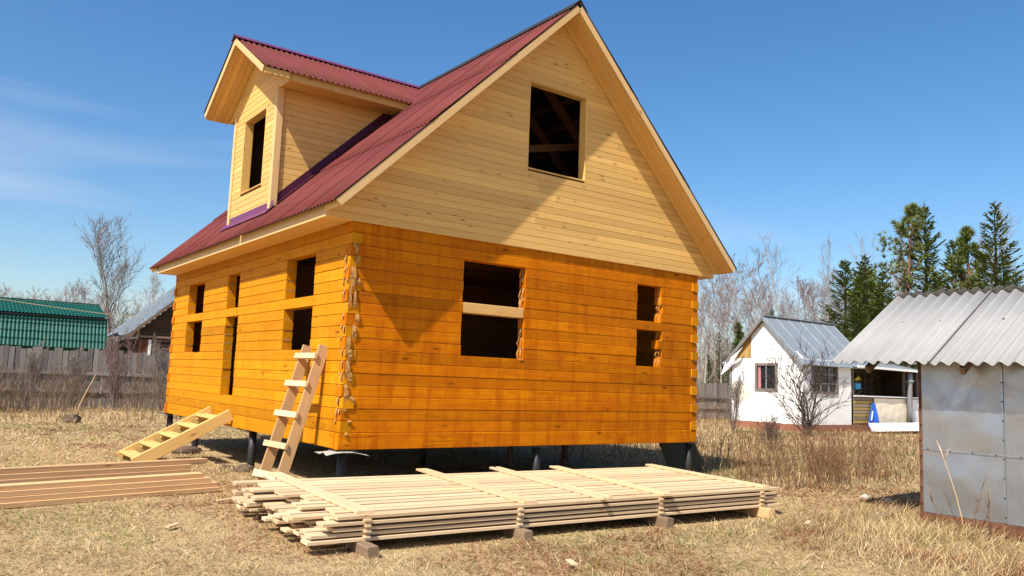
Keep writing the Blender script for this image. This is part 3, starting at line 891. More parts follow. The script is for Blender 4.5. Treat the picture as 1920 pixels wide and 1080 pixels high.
for j in range(LAY):
    z = zl0 + j * (LT + LG) + LT / 2
    for i in range(NB):
        t = (i + 0.5) / NB
        wd = (0.150 if sr.random() < .6 else 0.125) if i else 0.155
        a = lerp2(F0, B0, t); b = lerp2(F1, B1, t)
        ex = sr.uniform(-0.30, 0.16) if j < 4 else sr.uniform(-0.22, 0.14)
        ey = sr.uniform(-0.05, 0.10)
        if i == 0: ex = (-0.20, -0.17, 0.02, -0.08, 0.05)[j] - 0.06
        dx = (b[0] - a[0]); dy = (b[1] - a[1]); l = math.hypot(dx, dy); ux, uy = dx / l, dy / l
        tz = sr.uniform(-.002, .002)
        o = beam("board", (a[0] + ux * ex, a[1] + uy * ex + sr.uniform(-.015, .015), z + tz), (b[0] + ux * ey, b[1] + uy * ey + sr.uniform(-.015, .015), z - tz), wd, LT * (1 + sr.uniform(-.12, .12)), M_SAWN, bev=.002, roll=sr.gauss(0, .012))
        pos = "front" if i == 0 else ("rearmost" if i == NB - 1 else ORD[i] + " from the front")
        tag(o, "pale sawn board, %s in the %s layer of the wide stack" % (pos, layn[j]), "board", "boards of the wide stack")
    if j < LAY - 1:
        for (u, nm) in ((0.045, "left end"), (0.325, "left of centre"), (0.655, "right of centre"), (0.952, "right end")):
            a = Vector((*lerp2(F0, F1, u), 0)); b = Vector((*lerp2(B0, B1, u), 0)); d = (b - a).normalized()
            zz = zl0 + j * (LT + LG) + LT + LG / 2
            o = beam("spacer_strip", a + d * (sr.uniform(-.03, .0)) + Vector((0, 0, zz)), b + Vector((0, 0, zz)), 0.05 + sr.uniform(-.01, .015), LG - .002, M_SAWN, bev=.001)
            tag(o, "thin spacer strip on the %s layer of the wide board stack, %s" % (layn[j], nm), "strip", "spacers in the board stack")
zt = zl0 + LAY * LT + (LAY - 1) * LG + 0.0145
BAT = [((-0.98, -2.72), (-0.74, 0.10), 0.15, "leftmost of the battens"), ((0.72, -2.84), (1.10, -0.10), 0.15, "second batten from the left"),
       ((1.60, -2.95), (2.10, -0.22), 0.055, "narrow front strip of the middle pair"), ((1.72, -2.90), (2.20, -0.22), 0.05, "narrow rear strip of the middle pair"),
       ((2.50, -2.99), (3.06, -0.36), 0.14, "second batten from the right end"), ((4.24, -2.98), (4.68, -0.60), 0.12, "rightmost of the battens")]
for (a, b, w, nm) in BAT:
    o = beam("batten", (a[0], a[1], zt), (b[0], b[1], zt + .004), w, 0.026, M_SAWN, bev=.002)
    tag(o, "pale batten laid across the wide board stack, " + nm, "batten", "battens across the board stack")

# ================================================================== plank piles on the left
ld_dir = Vector((-0.974, -0.200, 0)).normalized(); nd = Vector((-ld_dir.y, ld_dir.x, 0))
if nd.y < 0: nd = -nd
def plank_pile(base, rows, nm, layers_from=0):
    for j, (off, ex, w, h, z) in enumerate(rows):
        a = Vector((*base, 0)) + nd * off + ld_dir * ex + Vector((0, 0, z + h / 2 + .004))
        b = a + ld_dir * (6.0 + sr.uniform(-.05, .1)) + nd * sr.uniform(-.03, .03)
        o = beam("plank", a, b, w, h - .002, M_SAWN2, bev=.003, roll=sr.uniform(-.02, .02))
        tag(o, "long brown sawn plank, %s of the %s plank pile beside the steps" % (("bottom", "second up", "third up", "fourth up", "fifth up", "sixth up", "seventh up")[j], nm), "plank", "planks in the two piles by the steps")
plank_pile((-1.06, 1.12), [(0.00, 0.00, 0.15, 0.055, 0.0), (0.03, 0.02, 0.15, 0.055, 0.055), (0.055, 0.10, 0.15, 0.055, 0.11), (0.10, 0.18, 0.15, 0.055, 0.165)], "near low")
plank_pile((-1.06, 1.62), [(-0.02, 0.10, 0.15, 0.055, 0.0), (0.015, 0.30, 0.15, 0.055, 0.055), (0.02, 0.16, 0.15, 0.055, 0.11), (0.06, 0.22, 0.15, 0.055, 0.165), (0.075, 0.20, 0.15, 0.055, 0.22), (0.12, -0.04, 0.15, 0.055, 0.275)], "rear taller")

# ================================================================== things under and beside the house
M_GREENB = plain("green_board", (0.035, 0.040, 0.016), (0.055, 0.058, 0.024), 3, 0.7)
o = prism("green_board", [(6.30, 0.42, 0.0), (7.02, 0.28, 0.0), (6.90, 0.62, 0.80), (6.16, 0.76, 0.80)], (-0.005, 0.03, 0.0), M_GREENB)
tag(o, "dark green board leaning under the right corner of the house", "board")
sh = empty("sawhorse", (4.9, 2.4, 0), "grey sawhorse standing in the shade under the house", "sawhorse")
beam("top_bar", (4.25, 2.5, 0.42), (5.75, 2.3, 0.42), 0.08, 0.06, M_BLOCK, sh)
for x, y in ((4.4, 2.47), (5.55, 2.33)):
    for s in (-1, 1):
        beam("leg", (x + .03 * s, y + .05 * s, 0.42), (x + .14 * s, y + 0.24 * s, 0.0), 0.06, 0.035, M_BLOCK, sh)
    beam("brace", (x - .1, y - .17, .14), (x + .1, y + .17, .14), .05, .025, M_BLOCK, sh)
M_STONE = plain("pale_stone", (0.50, 0.46, 0.38), (0.34, 0.30, 0.24), 9, 0.9, bstr=0.4)
def rock(name, loc, r, seed, mat, label, cat, group=None, flat=0.6):
    rr = random.Random(seed); V, F = [], []
    nu, nv = 9, 6
    for i in range(nv + 1):
        th = math.pi * i / nv
        for k in range(nu):
            ph = 2 * math.pi * k / nu
            p = Vector((math.sin(th) * math.cos(ph), math.sin(th) * math.sin(ph), math.cos(th)))
            q = 1 + 0.35 * mnoise.noise(p * 1.3 + Vector((seed, 0, 0))) + rr.uniform(-.06, .06) * (0 < i < nv)
            V.append(Vector((p.x * r * q, p.y * r * q * .8, p.z * r * q * flat)))
    for i in range(nv):
        for k in range(nu):
            F.append((i * nu + k, (i + 1) * nu + k, (i + 1) * nu + (k + 1) % nu, i * nu + (k + 1) % nu))
    return tag(obj(name, mesh(name, V, F, mat), None, Matrix.Translation(Vector(loc))), label, cat, group)
rock("stone", (6.74, -2.80, .03), .08, 3, M_STONE, "pale stone lying at the edge of the dry weeds", "stone", "stones by the weeds")
rock("stone", (6.71, -3.15, .03), .07, 5, M_STONE, "smaller pale stone near the metal shed", "stone", "stones by the weeds")
M_SOIL = plain("dug_soil", (0.14, 0.095, 0.06), (0.07, 0.045, 0.03), 12, 0.95, bstr=.5)
rock("clod", (-0.1, 3.0, .02), .15, 8, M_SOIL, "clod of dug earth in front of the pile beside the ladder", "earth", "earth clods by the piles", .5)
rock("clod", (-0.22, 3.45, .0), .13, 9, M_SOIL, "flat clod of earth at the foot of the second pile", "earth", "earth clods by the piles", .4)
rock("clod", (-0.15, 5.95, .03), .26, 10, M_SOIL, "large grey clod of earth behind the steps", "earth", "earth clods by the piles", .35)
rock("clod", (-0.75, 14.6, .02), .24, 11, M_SOIL, "dark heap of earth at the foot of the leaning stick", "earth", None, .7)
o = beam("dark_strip", (4.80, -3.95, .03), (5.95, -3.72, .05), .14, .04, M_BLOCK, bev=.006)  # dark, thin, board-shaped strip on the grass
tag(o, "dark flat strip lying in the grass beside the metal shed", "plank")
o = tube("stick", [(-0.70, 14.6, 0.05), (-0.52, 14.8, 0.55), (-0.22, 15.0, 1.22)], [.012, .010, .007], M_SAWN2, n=6)
tag(o, "pale bare stick leaning up out of the brush", "stick")
for i, (x, y, a) in enumerate(((3.9, -3.75, .4), (-1.35, -.75 + .9, .2), (0.2, -4.1, 1.2), (-2.2, -1.2, .7))):
    o = beam("offcut", (x, y, .035), (x + .16 * math.cos(a), y + .16 * math.sin(a), .04), .05, .012, M_SAWN, bev=.001)
    tag(o, ("small pale wood offcut on the grass before the right end of the board stack", "small pale wood offcut on the grass behind the board ends", "small pale wood offcut on the grass below the stack's middle",
            "small pale wood offcut on the trodden grass between the piles")[i], "offcut", "wood scraps on the grass")

# ================================================================== metal shed on the right
def galv():
    s = N("galvanised_sheet"); v = s.objvec()
    a = s.noise(v, 1.6, 5, 0.6, 1.0); b = s.noise(v, 30, 4, 0.6); c_ = s.noise(s.vmath('MULTIPLY', v, (6, 6, 0.7)), 1, 4)
    c = s.mix(s.ramp(a, 0.35, 0.65), (0.45, 0.475, 0.505), (0.35, 0.37, 0.40))
    c = s.mix(s.ramp(c_, 0.5, 0.75, 0, .35), c, (0.52, 0.48, 0.42))
    c = s.mix(s.ramp(s.noise(v, 55, 2), 0.66, 0.74, 0, .6), c, (0.75, 0.75, 0.74))
    s.color(c); s.b.inputs['Metallic'].default_value = 0.88
    s.rough(s.ramp(s.math('ADD', a, s.math('MULTIPLY', b, .25)), 0.4, 0.8, 0.27, 0.48))
    s.bump(s.math('ADD', s.noise(v, 1.1, 2), s.math('MULTIPLY', b, .012)), 0.5, 0.12)
    return s.m
M_GALV = galv()
M_RUST = plain("rusty_steel", (0.17, 0.062, 0.028), (0.085, 0.035, 0.02), 14, 0.9, bstr=.3)
def slate():
    s = N("asbestos_slate"); v = s.objvec()
    a = s.noise(v, 1.3, 5, .6); sp_ = s.n('ShaderNodeTexVoronoi', Scale=38.0); s.l(v, sp_.inputs['Vector'])
    c = s.mix(s.ramp(a, .35, .7), (0.315, 0.312, 0.306), (0.27, 0.267, 0.261))
    st = s.noise(s.vmath('MULTIPLY', v, (7, .6, 1)), 1, 4)
    c = s.mix(s.ramp(st, .5, .75, 0, .4), c, (0.21, 0.205, 0.195))
    sep = s.n('ShaderNodeSeparateColor'); s.l(sp_.outputs['Color'], sep.inputs[0])
    dots = s.math('MULTIPLY', s.ramp(sp_.outputs['Distance'], .12, .28, 1, 0), s.math('LESS_THAN', sep.outputs[1], s.math('MULTIPLY', s.rand, .30)))
    c = s.mix(s.math('MULTIPLY', dots, .75), c, (0.13, .11, .09))
    c = s.mix(1.0, c, s.math('ADD', s.math('MULTIPLY', s.rand, .12), .94), 'MULTIPLY')
    s.color(c); s.rough(.9); s.bump(s.noise(v, 90, 3), .25, .003)
    return s.m
M_SLATE = slate()
M_SLATE_D = plain("slate_underside", (0.10, .09, .08), (0.06, .055, .05), 10, .95)
shed = empty("metal_shed", (6.5, -5.6, 0), "grey galvanised metal shed with corrugated slate roof at right edge", "shed")
SX, SY0, SY1, SX1 = 5.34, -4.31, -6.9, 7.70
frame = slab("frame", SX + .03, SX1 - .03, SY1 + .03, SY0 - .03, .16, 1.93, M_RUST, shed)
ys = [SY0, -5.20, -6.08, SY1]
for i in range(3):
    for (z0, z1) in ((.155, .868), (.872, 1.95)):
        a, b = ys[i] - .002, ys[i + 1] + .002
        # gently buckled panel
        V, F = [], []; nu, nv = 7, 7
        for q in range(2):
            for u in range(nu):
                for w_ in range(nv):
                    yy = a + (b - a) * u / (nu - 1); zz = z0 + (z1 - z0) * w_ / (nv - 1)
                    e = math.sin(math.pi * u / (nu - 1)) * math.sin(math.pi * w_ / (nv - 1))
                    xx = SX - .004 - e * (.012 * mnoise.noise(Vector((yy * 2.2, zz * 2.6, 4))) + .006) + q * .006
                    V.append((xx - SX, yy - a, zz - z0))
        n = nu * nv
        for u in range(nu - 1):
            for w_ in range(nv - 1):
                k = u * nv + w_
                F.append((k, k + 1, k + nv + 1, k + nv)); F.append((k + n, k + nv + n, k + nv + 1 + n, k + 1 + n))
        obj("wall_panel", mesh("wall_panel", V, F, M_GALV, smooth=True), shed, Matrix.Translation((SX, a, z0)))
# end wall facing the cottage
prism("wall_panel", [(SX1, SY0 - .0, .155), (SX + .004, SY0 - .0, .155), (SX + .004, SY0, 1.95), ((SX + SX1) / 2, SY0, 2.62), (SX1, SY0, 1.95)], (0, .02, 0), M_GALV, shed)
prism("wall_panel", [(SX + .004, SY1, .155), (SX1, SY1, .155), (SX1, SY1, 1.95), ((SX + SX1) / 2, SY1, 2.62), (SX + .004, SY1, 1.95)], (0, -.02, 0), M_GALV, shed)
prism("wall_panel", [(SX1 + .004, SY1, .155), (SX1 + .004, SY0, .155), (SX1 + .004, SY0, 1.95), (SX1 + .004, SY1, 1.95)], (.02, 0, 0), M_GALV, shed)
beam("corner_angle", (SX - .006, SY0 + .006, .12), (SX - .006, SY0 + .006, 1.93), .03, .025, M_RUST, shed, up=(1, 0, 0))
beam("base_beam", (SX + .02, SY0 + .03, .085), (SX + .02, SY1, .085), .09, .13, M_RUST, shed)
beam("base_beam", (SX + .02, SY0 - .04, .085), (SX1, SY0 - .04, .085), .09, .13, M_RUST, shed)
beam("seam_strip", (SX - .014, SY0, .870), (SX - .014, SY1, .870), .004, .018, M_GALV, shed)
beam("seam_strip", (SX - .014, -5.20, .16), (SX - .014, -5.20, 1.93), .018, .004, M_GALV, shed, up=(1, 0, 0))
def bolt(p, d, r=.009):
    p = Vector(p); d = Vector(d).normalized()
    V, F = tube_data([p, p + d * .008], [r, r * .7], 6)
    return obj("bolt", mesh("bolt", [v - p for v in V], F, M_BLACK), shed, Matrix.Translation(p))
for k in range(9): bolt((SX - .016, -5.20, .22 + .205 * k), (-1, 0, 0))
for k in range(10): bolt((SX - .016, SY0 - .08 - .245 * k, .870), (-1, 0, 0))
for k in range(10): bolt((SX - .02, SY0 - .0, .25 + .18 * k), (-1, 0, 0), .011)
ex0, ez0, rx, rz = 4.92, 1.845, 6.52, 2.80
sn = Vector((-(rz - ez0), 0, rx - ex0)).normalized(); su = Vector((rx - ex0, 0, rz - ez0)); slen = su.length; su.normalize()
me_s = corrugated(1.2, slen, .15, .026, [M_SLATE, M_SLATE_D], seg=8, thick=.007)
for i in range(4):
    y_hi = -3.44 - i * 1.165
    xdir = su.cross(sn)   # points -y
    o = obj("slate_sheet", me_s, shed, axes(Vector((ex0, y_hi, ez0)) + sn * (.008 * (i % 2 == 0)), xdir, su, sn))
    su2 = Vector((-su.x, 0, su.z)); sn2 = Vector((-sn.x, 0, sn.z)); xd2 = su2.cross(sn2)
    x_lo = 2 * rx - ex0
    obj("slate_sheet", me_s, shed, axes(Vector((x_lo + .0, y_hi - 1.2 + .04, ez0 + .062)), xd2, su2, sn2))
    for (t, w_) in ((.55, .45), (.55, .9)):
        q = Vector((ex0, y_hi - w_, ez0)) + su * slen * t + sn * .026
        bolt(q, sn, .014)
for y in (-3.8, -4.9, -6.0, -7.0):
    beam("rafter", Vector((ex0 + .12, y, ez0)) - sn * .09, Vector((rx, y, rz)) - sn * .09, .05, .09, M_BLOCK, shed, up=sn)
for t in (.12, .5, .9):
    q = Vector((ex0, 0, ez0)) + su * slen * t - sn * .045
    beam("purlin", (q.x, -3.5, q.z), (q.x, -7.9, q.z), .06, .03, M_BLOCK, shed, up=sn)

# ================================================================== white cottage
M_WHITE = plain("whitewash", (0.87, .86, .84), (0.80, .79, .76), 3, .85, bstr=.15)
M_CREAM = plain("cream_film", (0.82, .72, .56), (0.74, .63, .47), 3, .6, bstr=.3)
M_GREYP = wood("grey_paint_frame", (0.20, .17, .15), (.12, .10, .09), (.06, .05, .04), rough=.8)
M_GLASS = plain("dark_glass", (0.012, .012, .013), (0.02, .02, .02), 2, .12, bstr=0, spec=.5)
M_ZINC = plain("zinc_roof", (0.31, .345, .375), (0.25, .28, .31), 2.5, .5, metal=.35, bstr=.1)
M_BRICK = plain("brick_footing", (0.32, .12, .07), (0.22, .10, .07), 10, .95, bstr=.4)
M_OCHRE = wood("ochre_boards", (0.42, .27, .09), (.30, .18, .06), (.1, .06, .03), rough=.85, var=.4)
M_OLDW = wood("old_slats", (0.30, .24, .15), (.20, .15, .09), (.08, .06, .04), rough=.9, var=.5)
M_BLUE = plain("blue_plastic", (0.015, .10, .50), (0.02, .13, .58), 4, .45, bstr=.2)
M_CYAN = plain("cyan_plastic", (0.03, .35, .62), (0.03, .30, .55), 4, .4, bstr=0)
M_YEL = plain("yellow_cloth", (0.55, .42, .03), (0.45, .33, .03), 6, .8)
M_PINK = plain("pink_curtain", (0.55, .20, .20), (0.42, .13, .14), 10, .9)
M_GREYPIPE = plain("grey_pipe", (0.30, .32, .34), (0.24, .26, .28), 4, .45, metal=.4, bstr=.05)
cot = empty("white_cottage", (24.5, 10.3, 0), "small white cottage with grey metal roof and an open porch", "cottage")
CX, CY, CY1, CX1 = 22.53, 8.71, 11.95, 27.2
def cw(name, poly, d, mat, par=cot): return prism(name, poly, d, mat, par)
# walls with window openings (pieces around the openings)
gw = (9.84, 10.78, 1.50, 2.48)
yp, zp, ze = 10.36, 4.33, 2.72
def xpoly(y0, y1, z0, z1): return [(CX, y1, z0), (CX, y0, z0), (CX, y0, z1), (CX, y1, z1)]
V, F = [], []
def addpoly(poly, d):
    n0 = len(V); n = len(poly); d = Vector(d)
    V.extend([Vector(q) for q in poly] + [Vector(q) - d for q in poly]); F.append(tuple(n0 + i for i in range(n))); F.append(tuple(n0 + 2 * n - 1 - i for i in range(n)))
    for i in range(n): F.append((n0 + i, n0 + n + i, n0 + n + (i + 1) % n, n0 + (i + 1) % n))
dI = (-.12, 0, 0)
for (a, b, c_, d_) in ((CY, gw[0], .25, ze), (gw[1], CY1, .25, ze), (gw[0], gw[1], .25, gw[2]), (gw[0], gw[1], gw[3], ze)):
    addpoly(xpoly(a, b, c_, d_), dI)
sw = (23.15, 24.78, 1.47, 2.50)
def ypoly(x0, x1, z0, z1): return [(x0, CY, z0), (x1, CY, z0), (x1, CY, z1), (x0, CY, z1)]
for (a, b, c_, d_) in ((CX + .12, sw[0], .25, ze), (sw[1], 25.9, .25, ze), (sw[0], sw[1], .25, sw[2]), (sw[0], sw[1], sw[3], ze)):
    addpoly(ypoly(a, b, c_, d_), (0, -.12, 0))
addpoly([(25.9, CY, .25), (25.9, CY1, .25), (25.9, CY1, ze), (25.9, CY, ze)], (.1, 0, 0))
addpoly([(25.9, CY1, .25), (CX + .12, CY1, .25), (CX + .12, CY1, ze), (25.9, CY1, ze)], (0, .1, 0))
c0 = Vector((CX, CY, 0))
obj("wall", mesh("wall", [v - c0 for v in V], F, M_WHITE), cot, Matrix.Translation(c0))
slab("interior_floor", CX + .13, 25.8, CY + .13, CY1 - .12, .2, .3, M_DARKIN, cot)
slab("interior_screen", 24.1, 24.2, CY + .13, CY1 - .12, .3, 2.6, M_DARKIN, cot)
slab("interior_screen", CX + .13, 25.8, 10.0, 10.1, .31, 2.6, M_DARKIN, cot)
cw("gable_panel", [(CX - .015, 11.0, ze + .01), (CX - .015, CY + .02, ze + .01), (CX - .015, yp - .02, zp - .09), (CX - .015, 11.0, ze + .01 + (zp - .1 - ze) * (CY1 - 11.0) / (CY1 - yp))], dI, M_WHITE)
for i in range(6):
    a, b = 11.0 + .155 * i + .004, 11.0 + .155 * (i + 1) - .004
    za_ = ze + .01 + (zp - .12 - ze) * (CY1 - a) / (CY1 - yp); zb_ = ze + .01 + (zp - .12 - ze) * max(0, CY1 - b) / (CY1 - yp)
    cw("gable_board", [(CX - .01, b, ze + .012), (CX - .01, a, ze + .012), (CX - .01, a, za_), (CX - .01, b, zb_ + .004)], (-.03, 0, 0), M_OCHRE)
for (y0, y1, z0, z1) in ((11.42, 11.93, 1.02, 1.72), (10.85, 11.40, 1.02, 1.72)):
    cw("patch_panel", [(CX - .012, y1, z0), (CX - .012, y0, z0), (CX - .012, y0, z1), (CX - .012, y1, z1)], (-.011, 0, 0), M_CREAM)
cw("footing", [(CX - .03, CY1 + .03, -.05), (CX - .03, CY - .03, -.05), (CX - .03, CY - .03, .245), (CX - .03, CY1 + .03, .245)], (-.2, 0, 0), M_BRICK)
cw("footing", [(CX + .18, CY - .03, -.05), (31.2, CY - .03, -.05), (31.2, CY - .03, .245), (CX + .18, CY - .03, .245)], (0, -.2, 0), M_BRICK)
def window(kind, a0, a1, z0, z1, nv, nh, curtain=None):
    def PT(a, off, z): return Vector((CX + off, a, z)) if kind == 'x' else Vector((a, CY + off, z))
    upv = (-1, 0, 0) if kind == 'x' else (0, -1, 0)
    w = obj("window", None, cot, Matrix.Translation(PT((a0 + a1) / 2, 0, (z0 + z1) / 2))) if False else None
    V, F = [], []
    for a in (a0, a1): addbox(V, F, PT(a, -.01, z0 - .05), PT(a, -.01, z1 + .05), .10, .06, upv)
    for z in (z0, z1): addbox(V, F, PT(a0 + .05, -.012, z), PT(a1 - .05, -.012, z), .10, .06, upv)
    c = PT((a0 + a1) / 2, 0, (z0 + z1) / 2)
    w = obj("window", mesh("window", [v - c for v in V], F, M_GREYP), cot, Matrix.Translation(c))
    for i in range(1, nv):
        a = a0 + (a1 - a0) * i / nv
        beam("glazing_bar", PT(a, .0, z0 + .05), PT(a, .0, z1 - .05), .045, .04, M_GREYPIPE, w, up=upv)
    for i in range(1, nh):
        z = z0 + (z1 - z0) * i / nh
        beam("glazing_bar", PT(a0 + .05, .004, z), PT(a1 - .05, .004, z), .035, .03, M_GREYPIPE, w, up=upv)
    aa, bb = a0 + .05, a1 - .05
    for i in range(nv):
        for k in range(nh):
            p0, p1 = aa + (bb - aa) * i / nv + .02, aa + (bb - aa) * (i + 1) / nv - .02
            q0, q1 = z0 + .05 + (z1 - z0 - .1) * k / nh + .012, z0 + .05 + (z1 - z0 - .1) * (k + 1) / nh - .012
            poly = [PT(p0, .03, q0), PT(p1, .03, q0), PT(p1, .03, q1), PT(p0, .03, q1)]
            if kind == 'x': poly = poly[::-1]
            prism("pane", poly, (-.006, 0, 0) if kind == 'x' else (0, -.006, 0), M_GLASS, w)
    return w
w1 = window('x', *gw, 2, 1)
w2 = window('y', *sw, 3, 3)
cu = sheet_patch("curtain", [[(CX + .022 + .006 * math.sin(i * 2.1), 10.70 - .028 * i, 1.56), (CX + .022 + .006 * math.sin(i * 2.1 + .6), 10.70 - .024 * i, 2.43)] for i in range(6)], M_PINK, w1, .004)
# roof: two slopes with standing seams
rs = (zp - ze) / (CY1 - yp)
def czr(y): return zp - rs * abs(y - yp)
for s in (-1, 1):
    ye = yp + s * (CY1 - yp + .26); xa, xb = CX - .22, CX1
    nrm = Vector((0, s * rs, 1)).normalized()
    A, B = Vector((xa, ye, czr(ye) + .03)), Vector((xb, ye, czr(ye) + .03)); C_, D_ = Vector((xb, yp, zp + .03)), Vector((xa, yp, zp + .03))
    poly = [A, B, C_, D_] if s < 0 else [B, A, D_, C_]
    r_ = prism("roof_slope", poly, nrm * .03, M_ZINC, cot)
    for k in range(7):
        x = xa + .03 + (xb - xa - .06) * k / 6
        beam("standing_seam", Vector((x, ye, czr(ye) + .03)) + nrm * .013, Vector((x, yp, zp + .03)) + nrm * .013, .022, .026, M_ZINC, r_, up=nrm)
    beam("bargeboard", Vector((xa + .015, ye, czr(ye) - .06)), Vector((xa + .015, yp, zp - .06)), .03, .10, M_GREYP if s > 0 else M_GREYPIPE, r_, up=nrm)
    beam("soffit_board", Vector((xa + .14, ye, czr(ye) - .015)), Vector((xa + .14, yp, zp - .015)), .17, .02, M_OLDW, r_, up=nrm)
beam("ridge_cap", (CX - .23, yp, zp + .055), (CX1, yp, zp + .055), .18, .03, M_ZINC, cot)
# back gable end closes the attic
cw("gable_panel", [(CX1 - .02, CY + .1, ze), (CX1 - .02, CY1 - .1, ze), (CX1 - .02, yp, zp - .05)], (.1, 0, 0), M_WHITE)
cw("gable_board", [(25.9, CY + .02, ze - .1), (CX1, CY + .02, ze - .1), (CX1, CY + .02, ze + .02), (25.9, CY + .02, ze + .02)], (0, -.05, 0), M_GREYP)
# gutter and downpipe at the far corner
tube("downpipe", [(CX - .1, CY1 + .14, 2.55), (CX - .1, CY1 + .14, 2.32), (CX - .02, CY1 + .06, 2.2), (CX - .02, CY1 + .06, .3)], .045, M_GREYPIPE, cot, n=8)
tube("gutter", [(CX - .2, CY1 + .3, 2.50), (CX1, CY1 + .3, 2.46)], .06, M_GREYPIPE, cot, n=8)
# porch
PX0, PX1, PYB = 25.92, 31.15, 10.4
porch = slab("porch", PX0, PX1, CY + .14, PYB, .12, .24, M_OLDW, cot)
cw("porch_wall", [(PX0, CY + .03, .25), (PX1, CY + .03, .25), (PX1, CY + .03, 1.36), (PX0, CY + .03, 1.36)], (0, -.06, 0), M_OLDW, porch)
for k in range(8):
    z = .30 + k * .13
    beam("slat", (PX0 + .06, CY + .012, z + .06), (27.35, CY + .012, z + .06), .03, .105, M_OLDW if k % 2 else M_OCHRE, porch, bev=.004)
rows = []
for i in range(7):
    x = 27.45 + (30.0 - 27.45) * i / 6
    rows.append([(x, CY - .01 - .012 * math.sin(i * 1.7 + z * 5), z) for z in (1.32, 1.05, .75, .48, .30)])
sheet_patch("film_panel", rows[::-1], M_CREAM, porch, .006)
rows = [[(30.35 + .13 * i, CY - .01 - .015 * math.sin(i * 1.9 + z * 4), z) for z in (1.32, .9, .5, .3)] for i in range(7)]
sheet_patch("film_panel", rows[::-1], M_WHITE, porch, .006)
beam("rail_board", (PX0, CY - .02, 1.39), (PX1, CY - .02, 1.39), .14, .05, M_WHITE, porch)
for x in (PX0 + .05, 29.98, PX1 - .05):
    beam("post", (x, CY + .06, 1.42), (x, CY + .06, 2.52), .09, .09, M_GREYP, porch, up=(0, 1, 0))
cw("porch_back", [(PX0, PYB, .25), (PX1, PYB, .25), (PX1, PYB, 2.75), (PX0, PYB, 2.75)], (0, -.08, 0), M_DARKIN, porch)
cw("porch_end", [(PX1, CY + .1, .25), (PX1, PYB, .25), (PX1, PYB, 2.7), (PX1, CY + .1, 2.5)], (.06, 0, 0), M_DARKIN, porch)
slab("porch_door", 26.6, 27.5, PYB - .10, PYB - .04, .3, 2.3, M_DARKIN, porch)
pw = (27.9, 30.2, 1.35, 2.45)
for i in range(5):
    x = pw[0] + (pw[1] - pw[0]) * i / 4
    beam("glazing_bar", (x, PYB - .05, pw[2]), (x, PYB - .05, pw[3]), .05, .04, M_GREYP, porch, up=(0, 1, 0))
for i in range(4):
    z = pw[2] + (pw[3] - pw[2]) * i / 3
    beam("glazing_bar", (pw[0], PYB - .055, z), (pw[1], PYB - .055, z), .04, .04, M_GREYP, porch, up=(0, 1, 0))
V8 = [(PX0 - .3, CY - .35, 2.56), (PX1 + .3, CY - .35, 2.52), (PX1 + .3, PYB + .3, 2.98), (PX0 - .3, PYB + .3, 3.02)]
pr_ = prism("porch_roof", V8, (0, 0, .05), M_ZINC, porch)
# rounded plastic trim on the front edge
beam("eave_trim", (PX0 - .25, CY - .37, 2.545), (PX1 + .3, CY - .37, 2.505), .06, .09, M_WHITE, porch)
tube("drain_pipe", [(29.95, CY - .22, 2.42), (29.95, CY - .20, 2.0), (29.95, CY - .18, .2)], .11, M_GREYPIPE, porch, n=12)
tube("pipe_collar", [(29.95, CY - .215, 2.02), (29.95, CY - .212, 2.12)], [.13, .19], M_GREYPIPE, porch, n=12)
# small things at the porch
o = obj("blue_box", box_mesh(.36, .2, .26, .03, M_CYAN), None, Matrix.Translation((26.55, CY + .22, 1.78)))
tag(o, "bright blue plastic box hanging in the white cottage's porch", "box")
o = sheet_patch("yellow_cloth", [[(26.55, CY + .30, 2.05), (26.9, CY + .33, 2.2)], [(26.6, CY + .28, 1.98), (27.0, CY + .30, 2.05)]], M_YEL, None, .01)
tag(o, "small yellow cloth hung above the blue box in the porch", "cloth")
rows = []
for i in range(7):
    t = i / 6; w = .10 + .42 * t
    rows.append([(27.28 - .12 * t - w + 2 * w * k / 6 * .92, CY - .09 - .05 * math.sin(k * 1.4 + t) * t - .05 * t, 1.12 - .95 * t + (.10 * k / 6 * t)) for k in range(7)])
o = sheet_patch("blue_bag", rows, M_BLUE, None, .012)
tag(o, "bright blue bag hanging on the white cottage's porch wall", "bag")
M_PRINT = plain("white_print", (0.8, .8, .82), (0.7, .72, .78), 20, .5)
rows = [[(27.02 - .03 * i + .06 * k, CY - .165 - .012 * k - .006 * i, .80 - .075 * i + .01 * k) for k in range(2)] for i in range(6)]
sheet_patch("printed_stripe", rows, M_PRINT, o, .006)
o = prism("white_slab", [(25.2, 7.55, .10), (30.2, 7.25, .14), (31.1, 8.25, .36), (26.4, 8.35, .34)], (0, .01, .03), M_WHITE)
tag(o, "white flat slab lying in the grass before the cottage porch", "slab")
# torn banner flapping under the eave
def banner_mat():
    s = N("torn_banner"); v = s.objvec(False)
    a = s.noise(v, 2.6, 3); b = s.noise(v, 5.3, 3)
    c = s.mix(s.ramp(a, .52, .58), (.78, .78, .80), (.62, .38, .22)); c = s.mix(s.ramp(b, .58, .63), c, (.14, .16, .45))
    s.color(c); s.rough(.5); return s.m
M_BANNER = banner_mat()
rows = []
for i in range(6):
    t = i / 5
    rows.append([(CX - .24 - .10 * math.sin(k * 1.1 + t * 2) * (.3 + .7 * t), 11.25 + .85 * k / 5 + .15 * t, 3.15 - .55 * (k / 5) ** .8 - t * (.28 + .30 * k / 5)) for k in range(6)])
o = sheet_patch("torn_banner", rows, M_BANNER, None, .008)
tag(o, "torn white banner with blue print flapping under the cottage eave", "banner")
M_TERRA = plain("red_barrel", (0.30, .07, .04), (.22, .05, .03), 8, .7)
V, F = tube_data([(0, 0, 0), (0, 0, .12), (0, 0, .45), (0, 0, .78), (0, 0, .86)], [.26, .29, .32, .29, .27], 16)
